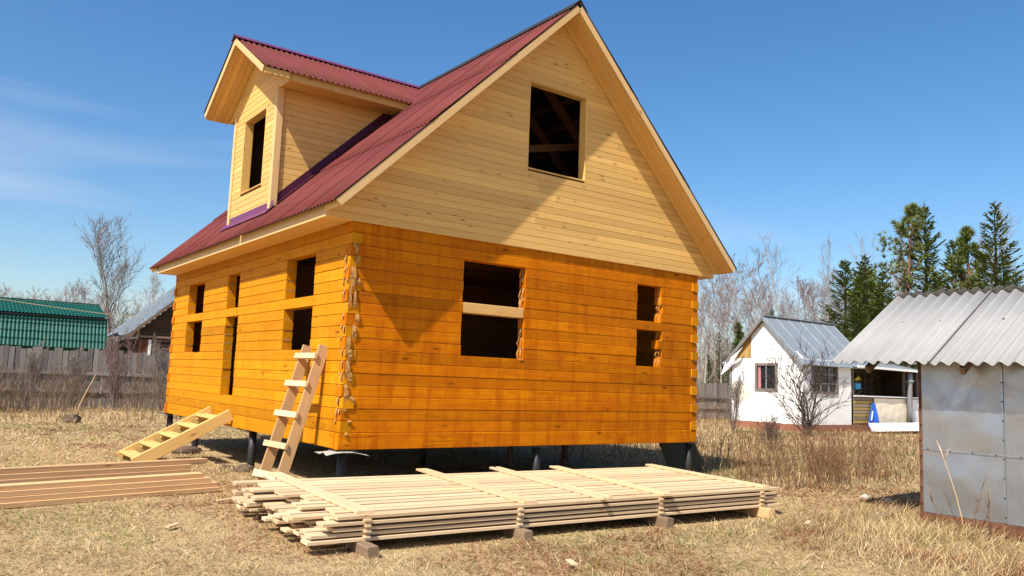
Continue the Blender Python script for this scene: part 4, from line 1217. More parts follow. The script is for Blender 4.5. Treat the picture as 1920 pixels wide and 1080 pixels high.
o = obj("red_barrel", mesh("red_barrel", V, F, M_TERRA, smooth=True), None, Matrix.Translation((31.6, 8.2, 0)))
tag(o, "rusty red barrel between the cottage porch and the metal shed", "barrel")

# ================================================================== fences
def fence(name, x0, x1, y, h, label, seed, rail_front=True):
    fr = random.Random(seed)
    f = empty(name, ((x0 + x1) / 2, y, 0), label, "fence", None)
    x = x0
    protos = [box_mesh(2.0, wd, .022, .004, M_FENCE) for wd in (.115, .13, .145, .155)]
    while x < x1:
        k = fr.randrange(4); wd = (.115, .13, .145, .155)[k]
        hh = h + fr.uniform(-.07, .07) + .04 * mnoise.noise(Vector((x * .3, 1, seed)))
        lean = fr.uniform(-.018, .018)
        up = Vector((math.sin(lean), 0, math.cos(lean))); yv = Vector((up.z, 0, -up.x)); zv = up.cross(yv)
        o = obj("fence_board", protos[k], f, axes((x + wd / 2, y + fr.uniform(-.008, .008), hh - 1.0), up, yv, zv))
        x += wd + fr.choice((.006, .012, .02, .03))
    yr = y - .04 if rail_front else y + .04
    n = max(1, int((x1 - x0) / 3))
    for i in range(n):
        a, b = x0 + (x1 - x0) * i / n, x0 + (x1 - x0) * (i + 1) / n
        for z in (h * .30, h * .585):
            beam("rail", (a, yr - .004, z + fr.uniform(-.02, .02)), (b - .004, yr - .004, z + fr.uniform(-.02, .02)), .04, .10, M_FENCE, f)
        beam("post", (a + .05, y + .09, -.2), (a + .05, y + .09, h - .1), .10, .10, M_FENCE, f, up=(0, 1, 0))
    return f
fence("wooden_fence", -7.0, 12.0, 22.0, 1.97, "long weathered grey board fence behind the dry brush", 31)
fence("wooden_fence", 22.0, 34.0, 17.0, 1.72, "short grey board fence between the new house and the white cottage", 33)

# ================================================================== green roofed outbuilding
M_GREEN = plain("green_metal_tile", (0.004, .070, .050), (0.006, .092, .064), 3, .42, bstr=.03, spec=.35)
M_GREENW = plain("green_wall", (0.012, .075, .045), (0.016, .09, .05), 3, .7)
gb = empty("green_roof_barn", (-1.5, 32, 0), "long outbuilding with dark green metal tile roof behind the fence", "building")
GX0, GX1 = -9.5, 2.58
slab("wall", GX0 + .3, GX1 - .25, 30.25, 35.2, 0, 2.25, M_GREENW, gb)
def tile_roof(x0, x1, p0, p1, par, pitch=.15, step=.30, amp=.022, name="roof_sheet"):
    """p0,p1 = (y,z) at lower / upper edge"""
    sv = Vector((0, p1[0] - p0[0], p1[1] - p0[1])); ln = sv.length; sv.normalize(); nr = Vector((0, -sv.z, sv.y))
    if nr.z < 0: nr = -nr
    npan = max(1, round((x1 - x0) / (pitch * 7))); wpan = (x1 - x0) / npan
    rows = max(1, round(ln / step)); st_ = ln / rows
    V, F = [], []; seg = 7 * 5
    for r in range(rows):
        for (t, hgt) in ((0.0, .030), (.97, 0.0)):
            for i in range(seg + 1):
                x = wpan * i / seg
                w = abs(math.sin(math.pi * x / (wpan / 7)))
                V.append(Vector((x, 0, 0)) + sv * (st_ * (r + t)) + nr * (hgt + amp * 1.6 * w))
    m = seg + 1
    for r in range(2 * rows - 1):
        for i in range(seg): F.append((r * m + i, r * m + i + 1, (r + 1) * m + i + 1, (r + 1) * m + i))
    me = mesh(name, V, F, M_GREEN)
    for i in range(npan):
        obj(name, me, par, Matrix.Translation((x0 + wpan * i, p0[0], p0[1])))
tile_roof(GX0, GX1, (29.95, 2.16), (30.30, 3.46), gb)
tile_roof(GX0, GX1, (30.20, 3.52), (32.6, 4.22), gb)
tile_roof(GX0, GX1, (35.05, 3.52), (32.6, 4.22), gb)
prism("roof_core", [(GX1 - .02, 30.1, 2.14), (GX1 - .02, 35.2, 2.14), (GX1 - .02, 35.0, 3.44), (GX1 - .02, 32.6, 4.17), (GX1 - .02, 30.32, 3.46)], (GX1 - GX0 - .04, 0, 0), M_GREENW, gb)
beam("ridge_cap", (GX0, 32.6, 4.27), (GX1, 32.6, 4.27), .2, .04, M_GREEN, gb)
beam("drip_edge", (GX0, 30.16, 3.49), (GX1, 30.16, 3.49), .05, .05, M_BLACK, gb)

# ================================================================== dark log house
M_DLOG = wood("old_dark_log", (0.085, .048, .030), (0.035, .02, .014), (.02, .012, .01), var=.5, grain=.8, rough=.9)
M_DBRD = wood("old_brown_board", (0.20, .085, .045), (0.11, .045, .025), (.05, .02, .02), var=.5, grain=.8, rough=.9)
M_RIB = plain("ribbed_zinc", (0.17, .20, .235), (0.14, .17, .20), 3, .5, metal=.3, bstr=.05)
dh = empty("dark_log_house", (7.0, 32.5, 0), "old dark log house with pale ribbed metal roof behind the new house", "house")
ex_, ez_, dsl = 3.33, 2.86, .915
rxx = 6.9; rzz = ez_ + dsl * (rxx - ex_)
core = slab("wall", 4.02, 9.8, 30.12, 34.6, 0, 2.75, M_DLOG, dh)
for k in range(14):
    z = .1 + k * .2
    if z < 2.75: tube("log", [(3.90, 30.08, z), (9.8, 30.08, z)], .108, M_DLOG, dh, n=8)
    tube("log", [(3.98, 30.0, z + .1), (3.98, 34.6, z + .1)], .105, M_DLOG, dh, n=8) if z < 2.6 else None
for k in range(16):
    z = 2.86 + .2 * k + .1
    xa = ex_ + (z - ez_) / dsl + .22
    if xa > rxx - .15: break
    beam("gable_board", (xa, 30.05, z), (2 * rxx - xa, 30.05, z), .04, .195, M_DLOG, dh)
for i in range(6):
    beam("cladding_board", (3.95 + .13 * i, 29.93, .9), (3.95 + .13 * i, 29.93, 2.7), .125, .03, M_DBRD if i not in (3, 4) else M_WHITE, dh, up=(0, 1, 0)) if i != 4 else None
prism("gable_backing", [(ex_ + .25, 30.09, 2.80), (2 * rxx - ex_ - .25, 30.09, 2.80), (rxx, 30.09, rzz - .2)], (0, -.05, 0), M_DLOG, dh)
beam("tie_beam", (3.9, 29.92, 2.83), (9.9, 29.92, 2.83), .05, .10, M_BLOCK, dh)
for s in (-1, 1):
    nn = Vector((s * dsl, 0, 1)).normalized()
    xe_ = rxx + s * (rxx - ex_)
    A, B, C_, D_ = Vector((xe_, 29.75, ez_)), Vector((xe_, 34.9, ez_)), Vector((rxx, 34.9, rzz)), Vector((rxx, 29.75, rzz))
    r_ = prism("roof_slope", [B, A, D_, C_] if s < 0 else [A, B, C_, D_], nn * .03, M_RIB, dh)
    for k in range(26):
        y = 29.80 + k * .2
        beam("rib", Vector((xe_, y, ez_)) + nn * .012, Vector((rxx, y, rzz)) + nn * .012, .05, .03, M_RIB, r_, up=nn)
    beam("bargeboard", Vector((xe_, 29.74, ez_ - .09)), Vector((rxx, 29.74, rzz - .09)), .03, .12, M_BLOCK, r_, up=nn)
o = tube("overhead_cable", [(-9 + 1.2 * i, 24.0 + .62 * i, 4.45 - .055 * i - .010 * i * (14 - i) * .5) for i in range(15)], .014, M_SAWN, n=5)
tag(o, "pale overhead cable running above the green roof", "cable")
# ================================================================== vegetation
rng = np.random.default_rng(11)
def np_mesh(name, V, quads=None, tris=None, mat=None, col=None, smooth=False):
    me = bpy.data.meshes.new(name)
    V = np.ascontiguousarray(V, dtype=np.float32)
    nq = 0 if quads is None else len(quads); nt = 0 if tris is None else len(tris)
    me.vertices.add(len(V)); me.vertices.foreach_set('co', V.ravel())
    lp = []
    if nq: lp.append(np.asarray(quads, dtype=np.int32).ravel())
    if nt: lp.append(np.asarray(tris, dtype=np.int32).ravel())
    lp = np.concatenate(lp)
    me.loops.add(len(lp)); me.loops.foreach_set('vertex_index', lp)
    st_ = np.concatenate([np.arange(nq) * 4, nq * 4 + np.arange(nt) * 3]).astype(np.int32)
    me.polygons.add(nq + nt); me.polygons.foreach_set('loop_start', st_)
    if smooth: me.polygons.foreach_set('use_smooth', np.ones(nq + nt, dtype=bool))
    if col is not None:
        at = me.color_attributes.new('col', 'FLOAT_COLOR', 'POINT')
        c4 = np.ones((len(V), 4), dtype=np.float32); c4[:, :3] = col
        at.data.foreach_set('color', c4.ravel())
    if mat: me.materials.append(mat)
    me.update(calc_edges=True); me.validate()
    return me
def attr_mat(name, rough=.9, trans=0.0, fallback=(.3, .2, .1)):
    s = N(name); a = s.n('ShaderNodeAttribute'); a.attribute_name = 'col'
    s.color(a.outputs['Color']); s.rough(rough); s.b.inputs['Specular IOR Level'].default_value = .15
    if trans:
        tr = s.n('ShaderNodeBsdfTranslucent'); s.l(a.outputs['Color'], tr.inputs['Color'])
        mx = s.n('ShaderNodeMixShader'); mx.inputs[0].default_value = trans
        s.l(s.b.outputs[0], mx.inputs[1]); s.l(tr.outputs[0], mx.inputs[2]); s.l(mx.outputs[0], s.out.inputs['Surface'])
    return s.m
M_GRASS = attr_mat("dry_grass_blade", .85, .25)
M_STEM = attr_mat("dry_stem", .9)
def prisms(P0, P1, r0, r1):
    """n tapered three-sided stems"""
    P0, P1 = np.asarray(P0, float), np.asarray(P1, float); n = len(P0)
    r0 = np.broadcast_to(np.asarray(r0, float), (n,)); r1 = np.broadcast_to(np.asarray(r1, float), (n,))
    d = P1 - P0; d /= np.linalg.norm(d, axis=1, keepdims=True) + 1e-9
    ref = np.where(np.abs(d[:, 2:3]) < .9, np.array([[0, 0, 1.]]), np.array([[1., 0, 0]]))
    u = np.cross(d, ref); u /= np.linalg.norm(u, axis=1, keepdims=True) + 1e-9; v = np.cross(d, u)
    V = np.empty((n, 6, 3))
    for k in range(3):
        a = 2 * math.pi * k / 3; w = u * math.cos(a) + v * math.sin(a)
        V[:, k] = P0 + w * r0[:, None]; V[:, 3 + k] = P1 + w * r1[:, None]
    b = (np.arange(n) * 6)[:, None]
    Q = np.stack([np.concatenate([b + i, b + (i + 1) % 3, b + 3 + (i + 1) % 3, b + 3 + i], 1) for i in range(3)], 1).reshape(-1, 4)
    return V.reshape(-1, 3), Q
def blades(B, az, lean, ln, wd, bend):
    """curved grass blades: base points, azimuth, lean from vertical, length, width, extra bend"""
    n = len(B)
    h = np.stack([np.cos(az), np.sin(az), np.zeros(n)], 1); z = np.array([[0, 0, 1.]])
    tw = az + np.pi / 2 + rng.uniform(-.7, .7, n)
    s = np.stack([np.cos(tw), np.sin(tw), np.zeros(n)], 1) * (wd / 2)[:, None]
    d1 = h * np.sin(lean)[:, None] + z * np.cos(lean)[:, None]
    l2 = np.clip(lean + bend, 0, 1.75)
    d2 = h * np.sin(l2)[:, None] + z * np.cos(l2)[:, None]
    m = B + d1 * (ln * .5)[:, None]; t = m + d2 * (ln * .5)[:, None]
    t[:, 2] = np.maximum(t[:, 2], B[:, 2] + .006); m[:, 2] = np.maximum(m[:, 2], B[:, 2] + .006)
    V = np.stack([B - s, B + s, m + s * .8, m - s * .8, t], 1).reshape(-1, 3)
    b = (np.arange(n) * 5)[:, None]
    Q = np.concatenate([b, b + 1, b + 2, b + 3], 1); T3 = np.concatenate([b + 3, b + 2, b + 4], 1)
    return V, Q, T3
def vnoise(x, y, s, seed):
    """cheap smooth value noise 0..1"""
    X, Y = x * s + seed * 7.13, y * s + seed * 3.77
    i, j = np.floor(X), np.floor(Y); fx, fy = X - i, Y - j
    fx = fx * fx * (3 - 2 * fx); fy = fy * fy * (3 - 2 * fy)
    def hsh(a, b): return np.modf(np.abs(np.sin(a * 127.1 + b * 311.7 + seed * 17.17) * 43758.5453))[0]
    return (hsh(i, j) * (1 - fx) + hsh(i + 1, j) * fx) * (1 - fy) + (hsh(i, j + 1) * (1 - fx) + hsh(i + 1, j + 1) * fx) * fy
def fbm(x, y, s, seed): return .5 * vnoise(x, y, s, seed) + .3 * vnoise(x, y, s * 2.1, seed + 1) + .2 * vnoise(x, y, s * 4.3, seed + 2)
def ghv(x, y):
    return np.array([gh(a, b) for a, b in zip(x, y)])
def scatter(n, d0, d1, power=1.0, half=0.80):
    """points on the ground in a wide fan in front of the camera, denser near"""
    u = rng.uniform(0, 1, n)
    d = (d0 ** (2 - power) + u * (d1 ** (2 - power) - d0 ** (2 - power))) ** (1 / (2 - power))
    a = math.atan2(FWD.x, FWD.y) + rng.uniform(-half, half, n)
    return CAM.x + d * np.sin(a), CAM.y + d * np.cos(a), d
def rect_mask(x, y, x0, x1, y0, y1): return (x > x0) & (x < x1) & (y > y0) & (y < y1)
def solid(x, y):
    return (rect_mask(x, y, 5.40, 7.7, -7.0, -4.33) | rect_mask(x, y, 22.4, 31.3, 8.6, 12.1) | rect_mask(x, y, -9.5, 2.6, 30, 36) | rect_mask(x, y, 3.9, 10, 30, 35))
STRAW = np.array([(.57, .44, .23), (.50, .37, .185), (.41, .285, .135), (.63, .52, .31), (.32, .21, .095), (.53, .42, .26)])
def grass_cols(n, x, y):
    c = STRAW[rng.choice(6, n, p=[.24, .24, .18, .14, .10, .10])]
    g = fbm(x, y, .45, 5); gsel = (g > .565) & (rng.uniform(0, 1, n) < .38)
    c = np.where(gsel[:, None], np.array([(.20, .22, .055)]), c)
    r = fbm(x, y, .8, 9); rsel = (r > .60) & (rng.uniform(0, 1, n) < .62)
    c = np.where(rsel[:, None], np.array([(.24, .10, .045)]) * rng.uniform(.6, 1.5, (n, 1)), c)
    return c * np.clip(rng.normal(1.0, .26, (n, 1)), .45, 1.5)
def weedy(x, y):
    """1 where tall dry weeds grow, 0 on the trodden yard"""
    e = 1.2 * (fbm(x, y, .35, 21) - .5)
    right = np.clip(((x - 6.0) + e * 2 + np.clip((y + 2.2) * .9, -4, .6)) / 1.2, 0, 1) * np.clip((y + 2.3 + e) / .8, 0, 1)
    back = np.clip((y - 12.0 + e * 3) / 4.0, 0, 1)
    hs = np.clip((y - 1.2) / 2, 0, 1) * np.clip((x - 5.6 + e) / 1.5, 0, 1)
    return np.maximum(np.maximum(right, hs), back)
# --- the trodden lawn : short, matted
def make_grass(name, n, d0, d1, power, lo, hi, wlo, whi, label, tall=False, half=.8, lay=(.75, 1.5)):
    x, y, d = scatter(n, d0, d1, power, half)
    w = weedy(x, y)
    keep = ~solid(x, y)
    under = rect_mask(x, y, .1, 6.4, .1, 8.2)
    keep &= ~(under & (rng.uniform(0, 1, n) < .75))
    if tall: keep &= rng.uniform(0, 1, n) < w * (.35 + fbm(x, y, .5, 41))
    else: keep &= rng.uniform(0, 1, n) < (1.0 - .35 * w)
    x, y, d, w = x[keep], y[keep], d[keep], w[keep]; n = len(x)
    tuft = fbm(x, y, 1.6, 3)
    B = np.stack([x, y, ghv(x, y) - .005], 1)
    ln = rng.uniform(lo, hi, n) * (.55 + .9 * tuft)
    near_stack = rect_mask(x, y, -2.0, 4.9, -3.1, 0.0) | rect_mask(x, y, -8, -.9, .5, 2.2)
    ln = np.where(near_stack, np.minimum(ln, .08), ln)
    lean = rng.uniform(lay[0], lay[1], n) if not tall else np.abs(rng.normal(.82, .45, n))
    az = np.where(rng.uniform(0, 1, n) < .75, rng.uniform(0, 2 * np.pi, n), 6.28 * fbm(x, y, .9, 13) + rng.normal(0, .6, n))
    wd = rng.uniform(wlo, whi, n) * np.clip(d / 7.5, .8, 3.2)
    V, Q, T3 = blades(B, az, lean, ln, wd, rng.uniform(.1, .9, n))
    c = grass_cols(n, x, y)
    if tall: c = c * np.array([[.92, .86, .86]])
    col = np.repeat(c, 5, 0)
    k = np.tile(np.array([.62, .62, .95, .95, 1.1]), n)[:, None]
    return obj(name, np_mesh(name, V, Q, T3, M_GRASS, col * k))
o = make_grass("dry_lawn", 340000, 4.6, 24, 1.35, .06, .17, .0035, .008, None, lay=(.85, 1.56))
tag(o, "matted dry straw coloured grass of the yard", "grass", kind="stuff")
o = make_grass("tall_dry_grass", 150000, 9, 46, 1.25, .10, .30, .0035, .007, None, True, .78)
tag(o, "taller dry grass at the edges of the yard", "grass", kind="stuff")
# tufts of longer straw along the shed and in the right foreground
n = 26000
x = rng.uniform(2.4, 6.0, n); y = rng.uniform(-6.6, -3.4, n)
kp = (rng.uniform(0, 1, n) < np.clip((x - 2.4) / 2.6, 0, 1) * (fbm(x, y, 1.1, 51) ** 2) * 2.6) & ~solid(x, y); x, y = x[kp], y[kp]; n = len(x)
V, Q, T3 = blades(np.stack([x, y, ghv(x, y)], 1), rng.uniform(0, 6.28, n) * .75 + 5 * fbm(x, y, .9, 53), rng.uniform(.5, 1.35, n), rng.uniform(.12, .34, n), rng.uniform(.003, .006, n), rng.uniform(.2, .7, n))
c = grass_cols(n, x, y) * np.array([[.95, .94, .92]])
o = obj("straw_tufts", np_mesh("straw_tufts", V, Q, T3, M_GRASS, np.repeat(c, 5, 0)))
tag(o, "long straw tufts around the foot of the metal shed", "grass", kind="stuff")

# --- brown weed stalks
def weeds(name, pts, hlo, hhi, side, rad, tint, label, cat="weeds"):
    P0, P1, R0, R1 = [], [], [], []
    for (x, y) in pts:
        h = rnd.uniform(hlo, hhi); g0 = gh(x, y) - .02
        lean = Vector((rnd.gauss(0, .13), rnd.gauss(0, .13), 1)).normalized()
        p = Vector((x, y, g0)); k = 3; prev = p
        r = rad * rnd.uniform(.7, 1.3); line = [p]
        for i in range(k):
            lean = (lean + Vector((rnd.gauss(0, .09), rnd.gauss(0, .09), 0))).normalized()
            q = prev + lean * h / k
            P0.append(prev); P1.append(q); R0.append(r * (1 - i / k * .6)); R1.append(r * (1 - (i + 1) / k * .6)); prev = q; line.append(q)
        for s in range(rnd.randint(*side)):
            t = rnd.uniform(.3, .98) * k; i = min(k - 1, int(t)); b = line[i].lerp(line[i + 1], t - i)
            a = rnd.uniform(0, 6.28); e = rnd.uniform(.35, 1.1)
            dd = Vector((math.cos(a) * math.sin(e), math.sin(a) * math.sin(e), math.cos(e)))
            L2 = h * rnd.uniform(.10, .34); q = b + dd * L2
            P0.append(b); P1.append(q); R0.append(r * .5); R1.append(r * .22)
            if rnd.random() < .5:
                q2 = b + dd * L2 * .5; d3 = (dd + Vector((rnd.gauss(0, .5), rnd.gauss(0, .5), .3))).normalized()
                P0.append(q2); P1.append(q2 + d3 * L2 * .5); R0.append(r * .35); R1.append(r * .18)
    V, Q = prisms(np.array([tuple(v) for v in P0]), np.array([tuple(v) for v in P1]), R0, R1)
    n = len(P0); c = np.array(tint)[rng.integers(0, len(tint), n)] * rng.uniform(.7, 1.25, (n, 1))
    o = obj(name, np_mesh(name, V, Q, None, M_STEM, np.repeat(c, 6, 0)))
    return tag(o, label, cat, kind="stuff")
BROWN = [(.19, .095, .050), (.25, .14, .075), (.14, .07, .04), (.30, .18, .09)]
GREYB = [(.24, .17, .12), (.17, .115, .08), (.31, .23, .16), (.14, .09, .06)]
def pick(n, f):
    out = []
    while len(out) < n:
        p = f()
        if p is not None: out.append(p)
    return out
def right_field():
    x, y = rnd.uniform(5.6, 21), rnd.uniform(-2.2, 8.5)
    if y > 6.5 and x < 8: return None
    if solid(np.array([x]), np.array([y]))[0]: return None
    w = float(weedy(np.array([x]), np.array([y]))[0]); cl = mnoise.noise(Vector((x * .7, y * .7, 2.2)))
    return (x, y) if rnd.random() < w * (.55 + .9 * cl) else None
def right_front():
    a = rnd.random(); x = 5.9 + rnd.gauss(2.0, 1.3); y = -1.2 + rnd.gauss(0, .55) - (x - 6) * .02
    w = float(weedy(np.array([x]), np.array([y]))[0])
    if mnoise.noise(Vector((x * 1.3, y * 1.3, 7.7))) < -.12: return None
    return (x, y) if rnd.random() < w else None
weeds("weed_stalks", pick(620, right_field), .28, .70, (4, 9), .0050, BROWN, "brown dry weed stalks in the field before the white cottage")
weeds("weed_thicket", pick(260, right_front), .35, .85, (5, 10), .0046, BROWN, "thicket of thin brown stalks right of the board stack")
def left_band():
    x, y = rnd.uniform(-6, 7.5), 21.6 - abs(rnd.gauss(0, 2.4))
    if y < 14: return None
    return (x, y) if rnd.random() < .55 + .9 * mnoise.noise(Vector((x * .6, y * .6, 5))) else None
weeds("fence_brush", pick(850, left_band), .6, 1.55, (7, 14), .0075, GREYB, "grey brown brush growing along the weathered fence", "brush")
def fencer():
    x, y = rnd.uniform(9, 30), rnd.uniform(11.5, 16.6)
    if rect_mask(np.array([x]), np.array([y]), 22, 32, 8, 12.4)[0]: return None
    return (x, y)
weeds("back_brush", pick(420, fencer), .5, 1.3, (6, 12), .008, GREYB + BROWN, "dry brush between the house and the short fence", "brush")
# a few tall straws standing in front of the shed wall
for i, (x, y, h, lx, ly) in enumerate(((4.98, -4.93, 1.0, -.10, -.25), (4.95, -5.02, .62, .1, .12), (5.0, -5.16, .55, -.12, .03), (4.9, -4.75, .40, .06, -.16))):
    pts = [Vector((x, y, 0))]
    for k in range(1, 6): pts.append(Vector((x + lx * (k / 5) ** 1.4, y - ly * (k / 5) ** 1.4 + .28 * lx * (k / 5), h * k / 5)))
    col_m = M_SAWN2 if i else M_SAWN
    st_o = empty("dry_stalk", (x, y, 0), ("tall pale bent straw in front of the metal shed wall", "dark branching stalk before the shed's metal seam", "low thin stalk near the shed corner", "dark stalk at the right before the shed wall")[i], "stalk", "stalks before the metal shed")
    tube("stem", pts, [.006, .0055, .005, .0045, .004, .003], col_m if i == 0 else M_BLOCK, st_o, n=5)
    for k in range(3 if i == 0 else 6):
        b = pts[4 if i == 0 else rnd.randint(2, 4)]; a = rnd.uniform(0, 6.28)
        tube("side_twig", [b, b + Vector((math.cos(a) * .07, math.sin(a) * .07, .12 + rnd.uniform(0, .1)))], [.0035, .0015], col_m if i == 0 else M_BLOCK, st_o, n=4)

# ================================================================== trees
def bark_mat(name, c1, c2, scale, stretch=(1, 1, .25)):
    return plain(name, c1, c2, scale, .9, bstr=.3, stretch=stretch)
M_BIRCH = bark_mat("birch_bark", (.52, .48, .43), (.16, .13, .115), 7, (1, 1, 2.5))
M_GBARK = bark_mat("grey_bark", (.24, .20, .17), (.15, .12, .10), 9)
M_PBARK = bark_mat("pine_bark", (.22, .11, .055), (.12, .065, .04), 7)
M_DBARK = bark_mat("dark_bark", (.075, .052, .042), (.045, .032, .027), 9)
def twig_mat(name, a, b):
    s = N(name); g = s.n('ShaderNodeNewGeometry')
    c = s.mix(g.outputs['Random Per Island'], a, b); s.color(c); s.rough(.9); s.b.inputs['Specular IOR Level'].default_value = .1
    return s.m
M_TWIG_W = twig_mat("birch_twigs", (.22, .165, .15), (.40, .35, .32))
M_TWIG_R = twig_mat("reddish_twigs", (.19, .115, .10), (.27, .18, .155))
M_TWIG_D = twig_mat("dark_twigs", (.05, .033, .028), (.10, .07, .058))
M_TWIG_G = twig_mat("grey_twigs", (.17, .14, .125), (.27, .23, .21))
def needle_mat(name, a, b):
    s = N(name); g = s.n('ShaderNodeNewGeometry')
    c = s.mix(g.outputs['Random Per Island'], a, b)
    s.color(c); s.rough(.75); s.b.inputs['Specular IOR Level'].default_value = .25
    return s.m
M_SPRUCE = needle_mat("spruce_needles", (.062, .090, .018), (.20, .235, .060))
M_PINE = needle_mat("pine_needles", (.080, .105, .026), (.20, .225, .064))
class Segs:
    def __init__(s): s.a, s.b, s.r0, s.r1 = [], [], [], []
    def add(s, a, b, r0, r1): s.a.append(tuple(a)); s.b.append(tuple(b)); s.r0.append(r0); s.r1.append(r1)
    def mesh(s, name, mat):
        V, Q = prisms(np.array(s.a), np.array(s.b), s.r0, s.r1); return np_mesh(name, V, Q, None, mat, None)
def rdir(rr, base, spread):
    v = Vector((rr.gauss(0, 1), rr.gauss(0, 1), rr.gauss(0, 1))); v = v - base * v.dot(base)
    if v.length < 1e-4: v = Vector((1, 0, 0))
    v.normalize(); return (base * math.cos(spread) + v * math.sin(spread)).normalized()
def bare_tree_meshes(seed, H, r0, nb, up, crown_w, twm, bkm, start=.25, droop=0.0, n2=6, n3=4, tr=.010, stems=1):
    rr = random.Random(seed); sg = Segs(); TV, TF = [], []
    for st_i in range(stems):
        Hh = H * (1 if st_i == 0 else rr.uniform(.6, .9))
        d = Vector((0, 0, 1)) if stems == 1 else rdir(rr, Vector((0, 0, 1)), .16)
        pts = [Vector((rr.uniform(-.1, .1) * (stems > 1), rr.uniform(-.1, .1) * (stems > 1), -.2))]; n = 9
        for i in range(n):
            d = (d + Vector((rr.gauss(0, .045), rr.gauss(0, .045), .03))).normalized(); pts.append(pts[-1] + d * Hh / n)
        rad = [r0 * (1 - .93 * i / n) for i in range(n + 1)]
        v, f = tube_data(pts, rad, 7, False); n0 = len(TV); TV += v; TF += [tuple(q + n0 for q in ff) for ff in f]
        for b in range(nb):
            t = start + (1 - start) * (b + rr.random()) / nb
            x = min(n - 1e-3, t * n); i = int(x); p = pts[i].lerp(pts[i + 1], x - i)
            az = rr.uniform(0, 6.28); e = up * rr.uniform(.75, 1.25) * (1 - .35 * t)
            bd = Vector((math.cos(az) * math.sin(e), math.sin(az) * math.sin(e), math.cos(e)))
            L1 = crown_w * H * (.22 + .95 * math.sin(math.pi * min(1, max(0, (1 - t) / (1 - start)) * .82)) ** .8) * rr.uniform(.5, 1.2)
            br = max(tr * 1.3, rad[i] * .38); q = p; dd = bd; K = 4
            for k in range(K):
                dd = (dd + Vector((rr.gauss(0, .10), rr.gauss(0, .10), .10 - droop * k * .5))).normalized()
                q2 = q + dd * L1 / K
                sg.add(q, q2, br * (1 - .8 * k / K), br * (1 - .8 * (k + 1) / K) + tr * .3)
                for m in range(max(1, n2 * (k + 1) // 6)):
                    s0 = q.lerp(q2, rr.random()); td = rdir(rr, dd, rr.uniform(.4, .9)); td = (td + Vector((0, 0, .25 - droop))).normalized()
                    L2 = L1 * rr.uniform(.18, .42); e1 = s0 + td * L2
                    sg.add(s0, e1, tr * 1.1, tr * .6)
                    for w in range(n3):
                        s1 = s0.lerp(e1, rr.uniform(.15, 1)); t3 = rdir(rr, td, rr.uniform(.35, .9)); t3 = (t3 + Vector((0, 0, .15 - droop * 1.6))).normalized()
                        sg.add(s1, s1 + t3 * L2 * rr.uniform(.3, .7), tr * .75, tr * .4)
                q = q2
    return mesh("trunk", TV, TF, bkm, smooth=True), sg.mesh("crown", twm)
def spruce_meshes(seed, H, base_w, gap=.30, dens=1.0):
    rr = random.Random(seed); V, F = [], []
    TV, TF = tube_data([(0, 0, -.2), (0, 0, H * .5), (0, 0, H)], [H * .014 + .02, H * .008 + .01, .012], 7, False)
    def leaf(p, d, L, w):
        d = Vector(d).normalized(); s = d.cross(Vector((0, 0, 1)));
        if s.length < .01: s = Vector((1, 0, 0))
        s.normalize(); s = (s + Vector((0, 0, rr.uniform(-.5, .5)))).normalized() * w
        n0 = len(V); V.extend([p - s * .6, p + s * .6, p + d * L * .65 + s * .7, p + d * L, p + d * L * .65 - s * .7]); F.append((n0, n0 + 1, n0 + 2, n0 + 3, n0 + 4))
    z = .04 * H + .2
    while z < H - .25:
        t = z / H; wmax = base_w * (1 - t) ** .85 + .10
        nb = int(rr.randint(4, 6) * (1 if t > .15 else .8))
        a0 = rr.uniform(0, 6.28)
        for b in range(nb):
            if rr.random() < .10: continue
            az = a0 + 6.28 * b / nb + rr.gauss(0, .25); L = wmax * rr.uniform(.55, 1.18)
            e = 1.15 + .55 * (1 - t) * rr.uniform(.6, 1.2) - .55 * t
            d = Vector((math.cos(az) * math.sin(e), math.sin(az) * math.sin(e), math.cos(e))); p = Vector((0, 0, z + rr.uniform(-.08, .08)))
            K = max(3, int(L / .16 * dens)); q = p
            for k in range(K):
                u = k / K; d = (d + Vector((0, 0, .09 * (u > .45) - .04))).normalized(); q = q + d * L / K
                sd = Vector((-d.y, d.x, 0)).normalized(); sl = (.10 + .30 * (1 - u)) * min(1, L) * rr.uniform(.6, 1.2)
                if u > .12:
                    for s in (-1, 1): leaf(q, d * .75 + sd * s * rr.uniform(.5, 1) + Vector((0, 0, -.28 * rr.random())), sl + .10, .045 + .045 * rr.random())
                leaf(q, d + Vector((rr.gauss(0, .2), rr.gauss(0, .2), rr.gauss(-.05, .15))), L / K * 1.7, .045)
        z += gap * rr.uniform(.75, 1.25) * (.55 + .75 * (1 - t))
    for k in range(6):
        az = k * 1.05; leaf(Vector((0, 0, H - .30 + .03 * k)), (math.cos(az) * .5, math.sin(az) * .5, .8), .25, .025)
    leaf(Vector((0, 0, H - .1)), (0.01, 0, 1), .35, .02)
    return mesh("trunk", TV, TF, M_DBARK, smooth=True), mesh("crown", V, F, M_SPRUCE)
